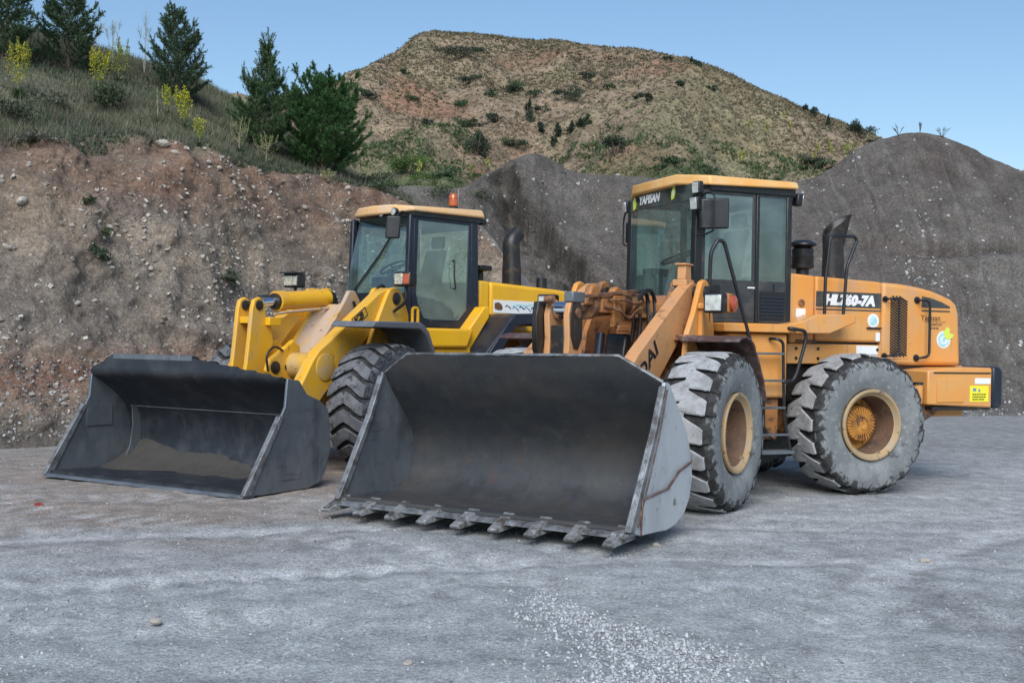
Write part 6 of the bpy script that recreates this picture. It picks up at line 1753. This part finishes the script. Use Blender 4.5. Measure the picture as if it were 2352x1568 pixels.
# ---- flowering mulleins: candelabra of yellow flower spikes
def mullein(label, tree, x, y, h, w, seed, flowers, hue=(.72, .62, .03), group='yellow flowering plants on the slope', spikes=9, green=(.12, .17, .06), fsize=.025, parts=True):
    rs = np.random.default_rng(seed)
    z0 = drop(tree, x, y)
    t = root_empty('mullein', (x, y, z0 - .02), 0)
    tag(t, label, 'flower', group)
    st = MB()
    st.tube([(0, 0, 0), (rs.normal() * .02, 0, h * .5), (rs.normal() * .04, 0, h)], [.012, .009, .004], 5)
    fb = []
    for k in range(spikes):
        a = rs.uniform(0, 6.28); r = w * .5 * rs.uniform(.3, 1.0)
        zb = h * rs.uniform(.30, .55)
        p0 = np.array([0, 0, zb]); p2 = np.array([r * math.cos(a), r * math.sin(a), min(h * rs.uniform(.7, .98), zb + h * .5)])
        p1 = (p0 + p2) / 2 + np.array([r * .3 * math.cos(a), r * .3 * math.sin(a), -.05 * h])
        st.tube([tuple(p0), tuple(p1), tuple(p2)], [.006, .005, .003], 4, caps=False)
        tt = rs.random((max(2, flowers // (spikes + 1)), 1))
        fb.append(p1 * (1 - tt) + p2 * tt)
    tt = rs.random((max(2, flowers // (spikes + 1) * 2), 1)) ** .7
    fb.append(np.array([0, 0, h * .35]) * (1 - tt) + np.array([0, 0, h]) * tt)
    fb = np.concatenate(fb)
    if w > .1:                                           # dense pointed plume between the spikes
        m_ = int(flowers * .7)
        t_ = rs.random(m_) ** 1.1
        rr_ = w * .5 * np.sqrt(np.clip(np.sin(np.clip(t_, 0, 1) * PI * .92 + .15), 0, 1)) * np.sqrt(rs.random(m_)) * .8
        a_ = rs.uniform(0, 6.28, m_)
        fb = np.concatenate([fb, np.stack([rr_ * np.cos(a_), rr_ * np.sin(a_), h * (.30 + .58 * t_)], 1)])
    n = len(fb)
    fb = fb + rs.normal(size=(n, 3)) * .012
    col = np.asarray(hue) * rs.uniform(.55, 1.15, (n, 1))
    gm_ = rs.random(n) < .22
    col[gm_] = np.asarray(green) * 1.6
    v1, c1 = blades(fb, unit(rs.normal(size=(n, 3))), fsize, fsize, col, rs, 1.0)
    gb = fb[rs.integers(0, n, n // 2)] + rs.normal(size=(n // 2, 3)) * .01
    v2, c2 = blades(gb, unit(rs.normal(size=(len(gb), 3)) + np.array([0, 0, .5])), fsize * 1.1, fsize * .6, np.asarray(green) * rs.uniform(.7, 1.3, (len(gb), 1)), rs)
    m = 70 if parts else 12
    a = rs.uniform(0, 6.28, m)
    v3, c3 = blades(np.stack([0 * a, 0 * a, rs.uniform(0, .12 * h, m)], 1), unit(np.stack([np.cos(a), np.sin(a), rs.uniform(.2, 1.0, m)], 1)), rs.uniform(.10, .26, m) * h, .045 * h, np.array([.10, .13, .07]) * rs.uniform(.7, 1.3, (m, 1)), rs)
    st.build('stem', M_DRYSTEM if hue[0] < .4 else leafstem, t)
    tag(tri_obj('flowers', np.concatenate([v1, v2]), np.concatenate([c1, c2]), t), kind='stuff')
    if parts:
        tri_obj('leaves', v3, c3, t)
    return t
leafstem = pmat('green_stem', (.13, .17, .06), .7)
GY = (.30, .33, .06)
for i, (lb, x, y, h, w, fl, hue) in enumerate([
    ('yellow flowering mullein nearest the left edge of the picture', -10.0, 22.5, 1.25, .60, 760, (.72, .62, .05)),
    ('bright yellow mullein left of the middle of the scrubby slope', -9.15, 24.6, 1.05, .55, 760, (.74, .66, .02)),
    ('pale yellow-green mullein standing behind the bright yellow one', -9.3, 26.2, 1.15, .85, 700, (.42, .44, .06)),
    ('small yellow mullein left of the tallest one, before the third pine', -7.65, 24.6, .72, .24, 200, (.72, .64, .02)),
    ('tallest bright yellow mullein before the third pine', -7.12, 24.1, 1.0, .46, 800, (.76, .68, .02)),
    ('short yellow mullein with a narrow stem right at the brow of the bank', -6.44, 22.85, .66, .26, 200, (.74, .66, .02)),
    ('thin green stalk left of the small yellow mullein', -7.6, 23.8, .80, .06, 50, (.20, .24, .10)),
    ('yellow-green branching weed before the spire-topped pine', -6.2, 25.2, .85, .55, 130, GY),
    ('low yellow-green weed on the brow below the spire-topped pine', -5.6, 25.2, .75, .8, 170, GY),
    ('low yellow-green weed beside the bushy pine at the bank end', -4.3, 25.85, .36, .45, 90, GY)]):
    mullein(lb, T_BANK, x, y, h, w, 500 + i, fl, hue, spikes=3 if w < .1 else 11)
for i, (x, y) in enumerate(sorted([(26.4, 127.2), (22.6, 112.9), (23.1, 113.5), (34.5, 128), (35.3, 125.3), (37.2, 127), (30.4, 117.6), (32, 130.7), (32.6, 136.6), (28.9, 129.2), (-8.2, 95.7), (-2.7, 109), (-4.2, 106.6), (40.2, 133.5), (36, 129), (33, 124), (38.5, 130), (29.6, 116.5)], key=lambda q: q[0] / q[1])):
    mullein(ORD[i] + ' tiny yellow flower stalk from the left, far off on the hill', T_HILL, x, y, 1.5, .45, 540 + i, 90, (.55, .55, .14), 'far yellow flowers on the hill', 5, (.16, .19, .08), .12, parts=False)

# ---- dry, twiggy stalks against the sky and on the heap
def dry_weed(label, tree, x, y, h, w, seed, stems=5, col=None, group='dry twiggy weeds'):
    rs = np.random.default_rng(seed)
    t = root_empty('dry_weed', (x, y, drop(tree, x, y) - .02), 0)
    tag(t, label, 'weed', group)
    for k in range(stems):
        m = MB()
        a = rs.uniform(0, 6.28); r = w * .5 * rs.uniform(.2, 1)
        p0, p2 = np.zeros(3), np.array([r * math.cos(a), r * math.sin(a), h * rs.uniform(.7, 1.0)])
        p1 = p2 * .5 + np.array([0, 0, h * .08])
        m.tube([tuple(p0), tuple(p1), tuple(p2)], [.007, .006, .003], 4, caps=False)
        for j in range(14):
            s = rs.uniform(.35, 1.0); q = p1 + (p2 - p1) * (s - .3)
            b = rs.uniform(0, 6.28); l = h * rs.uniform(.06, .20) * (1.3 - s)
            m.tube([tuple(q), tuple(q + np.array([l * .7 * math.cos(b), l * .7 * math.sin(b), l]))], [.004, .002], 3, caps=False)
        m.build('stalk', col or M_DRYSTEM, t)
    return t
M_PALESTEM = pmat('bleached_stem', (.36, .38, .33), .9)
M_DARKSTEM = pmat('dead_twig', (.07, .06, .045), .9)
dry_weed('bleached leafless twigs against the sky left of the third pine', T_BANK, -9.35, 28.2, 1.75, .5, 601, 5, M_PALESTEM)
dry_weed('wispy dry stalks against the sky above the pale mullein', T_BANK, -10.1, 28.0, 1.35, .8, 602, 7, M_PALESTEM)
dry_weed('wispy grey stalks against the sky right of the second pine', T_BANK, -10.7, 28.4, 1.1, .6, 603, 6, M_PALESTEM)
for i, (x, y, w, lb) in enumerate([(13.2, 38.7, .8, 'dead twigs on the left end of the crest of the grey heap'), (14.7, 38.7, .9, 'dead twigs on the right end of the crest of the grey heap'), (14.0, 38.9, .6, 'few dead twigs in the middle of the crest of the grey heap')]):
    dry_weed(lb, T_HEAP, x, y, .42, w, 610 + i, 8, M_DARKSTEM, 'dead twigs on the heap crest')
    
# ---- weeds rooted on the bank face and where bank and heap meet
for i, (tree, x, y, rx, hh, n, hue, lb) in enumerate([
    (T_BANK, -6.98, 18.96, .28, .30, 220, (.055, .075, .040), 'small green weed on the bare bank above the yellow bucket'),
    (T_BANK, -5.36, 21.16, .26, .34, 200, (.050, .070, .038), 'small green weed on the bare bank left of the yellow cab'),
    (T_BANK, -7.39, 19.42, .18, .2, 120, (.06, .075, .04), 'tiny green tuft high on the left bank face'),
    (T_BANK, -7.04, 19.31, .2, .2, 120, (.06, .08, .04), 'tiny green tuft in the middle of the left bank face'),
    (T_BANK, -8.6, 23.8, .75, .6, 900, (.060, .085, .040), 'low green shrub in front of the bright yellow mullein'),
    (T_BANK, -9.35, 22.6, .6, .35, 500, (.085, .095, .060), 'grey-green low shrub left of the green shrub on the slope'),
    (T_BANK, -9.3, 20.7, .55, .45, 600, (.070, .085, .045), 'green low shrub at the left edge above the bank brow'),
    (T_BANK, -8.45, 19.9, .5, .28, 500, (.10, .10, .075), 'grey cushion shrub overhanging the brow near the left edge'),
    (T_HEAP, -2.22, 33.3, .6, .5, 420, (.060, .085, .045), 'green weeds on the grey slope above the yellow cab roof'),
    (T_BANK, -3.2, 27.4, .55, .45, 420, (.060, .085, .045), 'green weeds on the bank end beside the yellow cab roof'),
    (T_BANK, -3.7, 28.6, .8, .5, 600, (.075, .095, .055), 'grey-green weeds behind the bushy pine'),
    (T_HEAP, -3.6, 32.6, .9, .5, 600, (.075, .10, .05), 'green weeds along the top of the grey slope left of its peak'),
    (T_HEAP, -1.0, 34.0, .6, .35, 360, (.075, .10, .05), 'sparse green weeds just left of the peak of the grey heap')]):
    bush('weed_clump', lb, tree, x, y, (rx, rx * .99, hh), n, .06, hue, 700 + i, 'weed', None, False, 12, stem=False)

# ---- grass and low scrub over the slope: uncountable
def slope_cover(name, label, n, wf, seed, len0, len1, width, hues, up=1.4):
    p, nn = scatter_on(BANK, n, wf, seed)
    rs = np.random.default_rng(seed)
    d = unit(rs.normal(size=(n, 3)) * .55 + np.array([0, 0, up]))
    hs_ = np.asarray(hues)[rs.integers(0, len(hues), n)]
    cl = .75 + .5 * (fbm(p, .9, 3, seed)[:, None] + .5)
    v, c = blades(p - np.array([0, 0, .01]), d, rs.uniform(len0, len1, n), width * rs.uniform(.7, 1.4, n), hs_ * cl * rs.uniform(.7, 1.3, (n, 1)), rs)
    tag(tri_obj(name, v, c), label, 'grass', kind='stuff')
ongrass = lambda c, v: (v > 4.05) * (v < 7.4) * (c[:, 0] < -2.5)
slope_cover('slope_grass', 'dry grass and grey-green scrub on the slope above the bank', 130000, lambda c, v: ongrass(c, v) * (.15 + sstep(-.25, .3, fbm(c, .8, 3, 92))), 801, .10, .30, .016, [(.15, .145, .09), (.11, .14, .075), (.09, .12, .06), (.19, .165, .115), (.13, .11, .09), (.12, .125, .09)])
slope_cover('slope_scrub', 'low grey-green scrub along the brow of the bank', 110000, lambda c, v: ongrass(c, v) * sstep(.0, .35, fbm(c, .55, 3, 93) + .25 * np.exp(-((v - 4.5) / .5) ** 2)), 802, .06, .16, .03, [(.085, .11, .065), (.10, .125, .085), (.12, .132, .10), (.07, .095, .05)], .6)

# ---- tussocks over the hill: uncountable
p, nn = scatter_on(HILL, 36000, lambda c, v: (c[:, 1] > 84) * (c[:, 1] < 171) * (c[:, 0] > -36) * (c[:, 0] < 62) * (.4 + .6 * sstep(-.2, .3, fbm(c, .16, 4, 94))), 811)
rs = np.random.default_rng(811)
n = len(p)
reps = 5
size = rs.uniform(.12, .32, n)
hue = np.where(rs.random((n, 1)) < .55, np.array([[.115, .105, .062]]), np.array([[.22, .185, .115]])) * rs.uniform(.7, 1.25, (n, 1))
low = sstep(20, 14, p[:, 2])[:, None]
hue = hue * (1 - low * .6) + np.array([.085, .11, .045]) * low * .6
pp_ = np.repeat(p, reps, 0) + rs.normal(size=(n * reps, 3)) * np.repeat(size, reps)[:, None] * np.array([.45, .45, .1])
v, c = blades(pp_, unit(rs.normal(size=(n * reps, 3)) + np.array([0, 0, 1.0])), np.repeat(size, reps) * rs.uniform(.7, 1.3, n * reps), np.repeat(size, reps) * .75, np.repeat(hue, reps, 0), rs, 1.15)
tag(tri_obj('hill_tussocks', v, c), 'dry tussocks and dwarf scrub covering the hill', 'scrub', kind='stuff')

# ---- green scrub along the foot of the hill: uncountable
p, nn = scatter_on(HILL, 4500, lambda c, v: (c[:, 1] > 84) * (c[:, 1] < 118) * (c[:, 0] > -16) * (c[:, 0] < 40) * sstep(.0, .35, fbm(c, .2, 4, 95) + .25 * sstep(108, 92, c[:, 1])), 821)
rs = np.random.default_rng(821)
n = len(p); reps = 6
size = rs.uniform(.2, .5, n)
hue = np.array([.075, .105, .045]) * rs.uniform(.6, 1.5, (n, 1))
pp_ = np.repeat(p, reps, 0) + rs.normal(size=(n * reps, 3)) * np.repeat(size, reps)[:, None] * np.array([.6, .6, .15])
v, c = blades(pp_, unit(rs.normal(size=(n * reps, 3)) + np.array([0, 0, .9])), np.repeat(size, reps) * rs.uniform(.6, 1.2, n * reps), np.repeat(size, reps) * .5, np.repeat(hue, reps, 0), rs, 1.25)
tag(tri_obj('foothill_scrub', v, c), 'green scrub along the foot of the dry hill', 'scrub', kind='stuff')

# ---- rocks one can pick out on the bank
def rock_mesh(seed, name='rock'):
    import bmesh
    bm = bmesh.new()
    bmesh.ops.create_icosphere(bm, subdivisions=2, radius=1)
    rs = np.random.default_rng(seed)
    cuts = [(unit(rs.normal(size=3)), rs.uniform(.55, .85)) for _ in range(7)]
    for v in bm.verts:
        q = np.array(v.co)
        for nrm, dd in cuts:
            e = q @ nrm
            if e > dd: q = q - nrm * (e - dd) * .9
        v.co = q
    me = bpy.data.meshes.new(name)
    bm.to_mesh(me); bm.free()
    me.materials.append(M_ROCK)
    return me
rocks = [rock_mesh(900 + k) for k in range(4)]
rk = [(-6.95, 22.06, .125, 'large pale boulder on the brow of the bank, left of the short mullein'), (-6.66, 21.95, .075, None), (-8.18, 18.62, .10, 'big tan rock embedded high in the bank near the left edge'), (-8.13, 18.0, .07, None), (-6.17, 22.6, .06, None), (-6.0, 22.75, .07, None), (-4.76, 26.9, .06, None), (-7.44, 19.3, .05, None), (-6.67, 20.2, .05, None), (-5.6, 23.1, .05, None),
      (-7.08, 19.7, .055, None), (-6.29, 21.2, .05, None), (-6.77, 19.8, .05, None), (-5.74, 21.1, .045, None), (-4.98, 23.7, .06, None), (-5.46, 21.3, .05, None), (-5.0, 22.2, .05, None), (-7.06, 18.2, .05, None), (-3.95, 26.5, .075, 'pale rock at the right end of the bank brow, below the bushy pine'), (-7.58, 17.9, .055, None), (-6.42, 21.6, .05, None), (-6.36, 19.7, .055, None), (-4.64, 24.8, .07, None)]
rk.sort(key=lambda q: q[0] / q[1])
nr = 0
for i, (x, y, s_, lb) in enumerate(rk):
    o = new_obj('rock', rocks[i % 4])
    h = T_BANK.find_nearest(Vector((x, y, drop(T_BANK, x, y, 3))))
    q = h[0] if h[0] is not None else Vector((x, y, 3))
    o.location = q + Vector((.3, -.4, .2)) * s_ * .6
    o.scale = (s_ * 1.25, s_, s_ * .75)
    o.rotation_euler = (random.uniform(-.5, .5), random.uniform(-.5, .5), random.uniform(0, 6))
    if lb is None:
        lb = ORD[nr] + ' small pale rock from the left in the cut bank'; nr += 1
    tag(o, lb, 'rock', 'rocks in the bank')
# tufts and a few stones on the yard
yr = [(4.35, 6.95, .035), (-2.0, 6.4, .032), (3.2, 8.6, .04), (-5.6, 10.9, .05), (6.9, 11.0, .045), (1.2, 9.1, .035), (-.5, 5.7, .028), (5.2, 8.0, .03)]
yr.sort(key=lambda q: q[0] / q[1])
for i, (x, y, s_) in enumerate(yr):
    o = new_obj('yard_stone', rocks[i % 4])
    o.location = (x, y, float(ground_z(x, y)) + s_ * .3)
    o.scale = (s_ * 1.3, s_, s_ * .6)
    o.rotation_euler = (0, 0, random.uniform(0, 6))
    tag(o, ORD[i] + ' fist-sized pale stone from the left on the gravel yard', 'stone', 'loose stones on the yard')
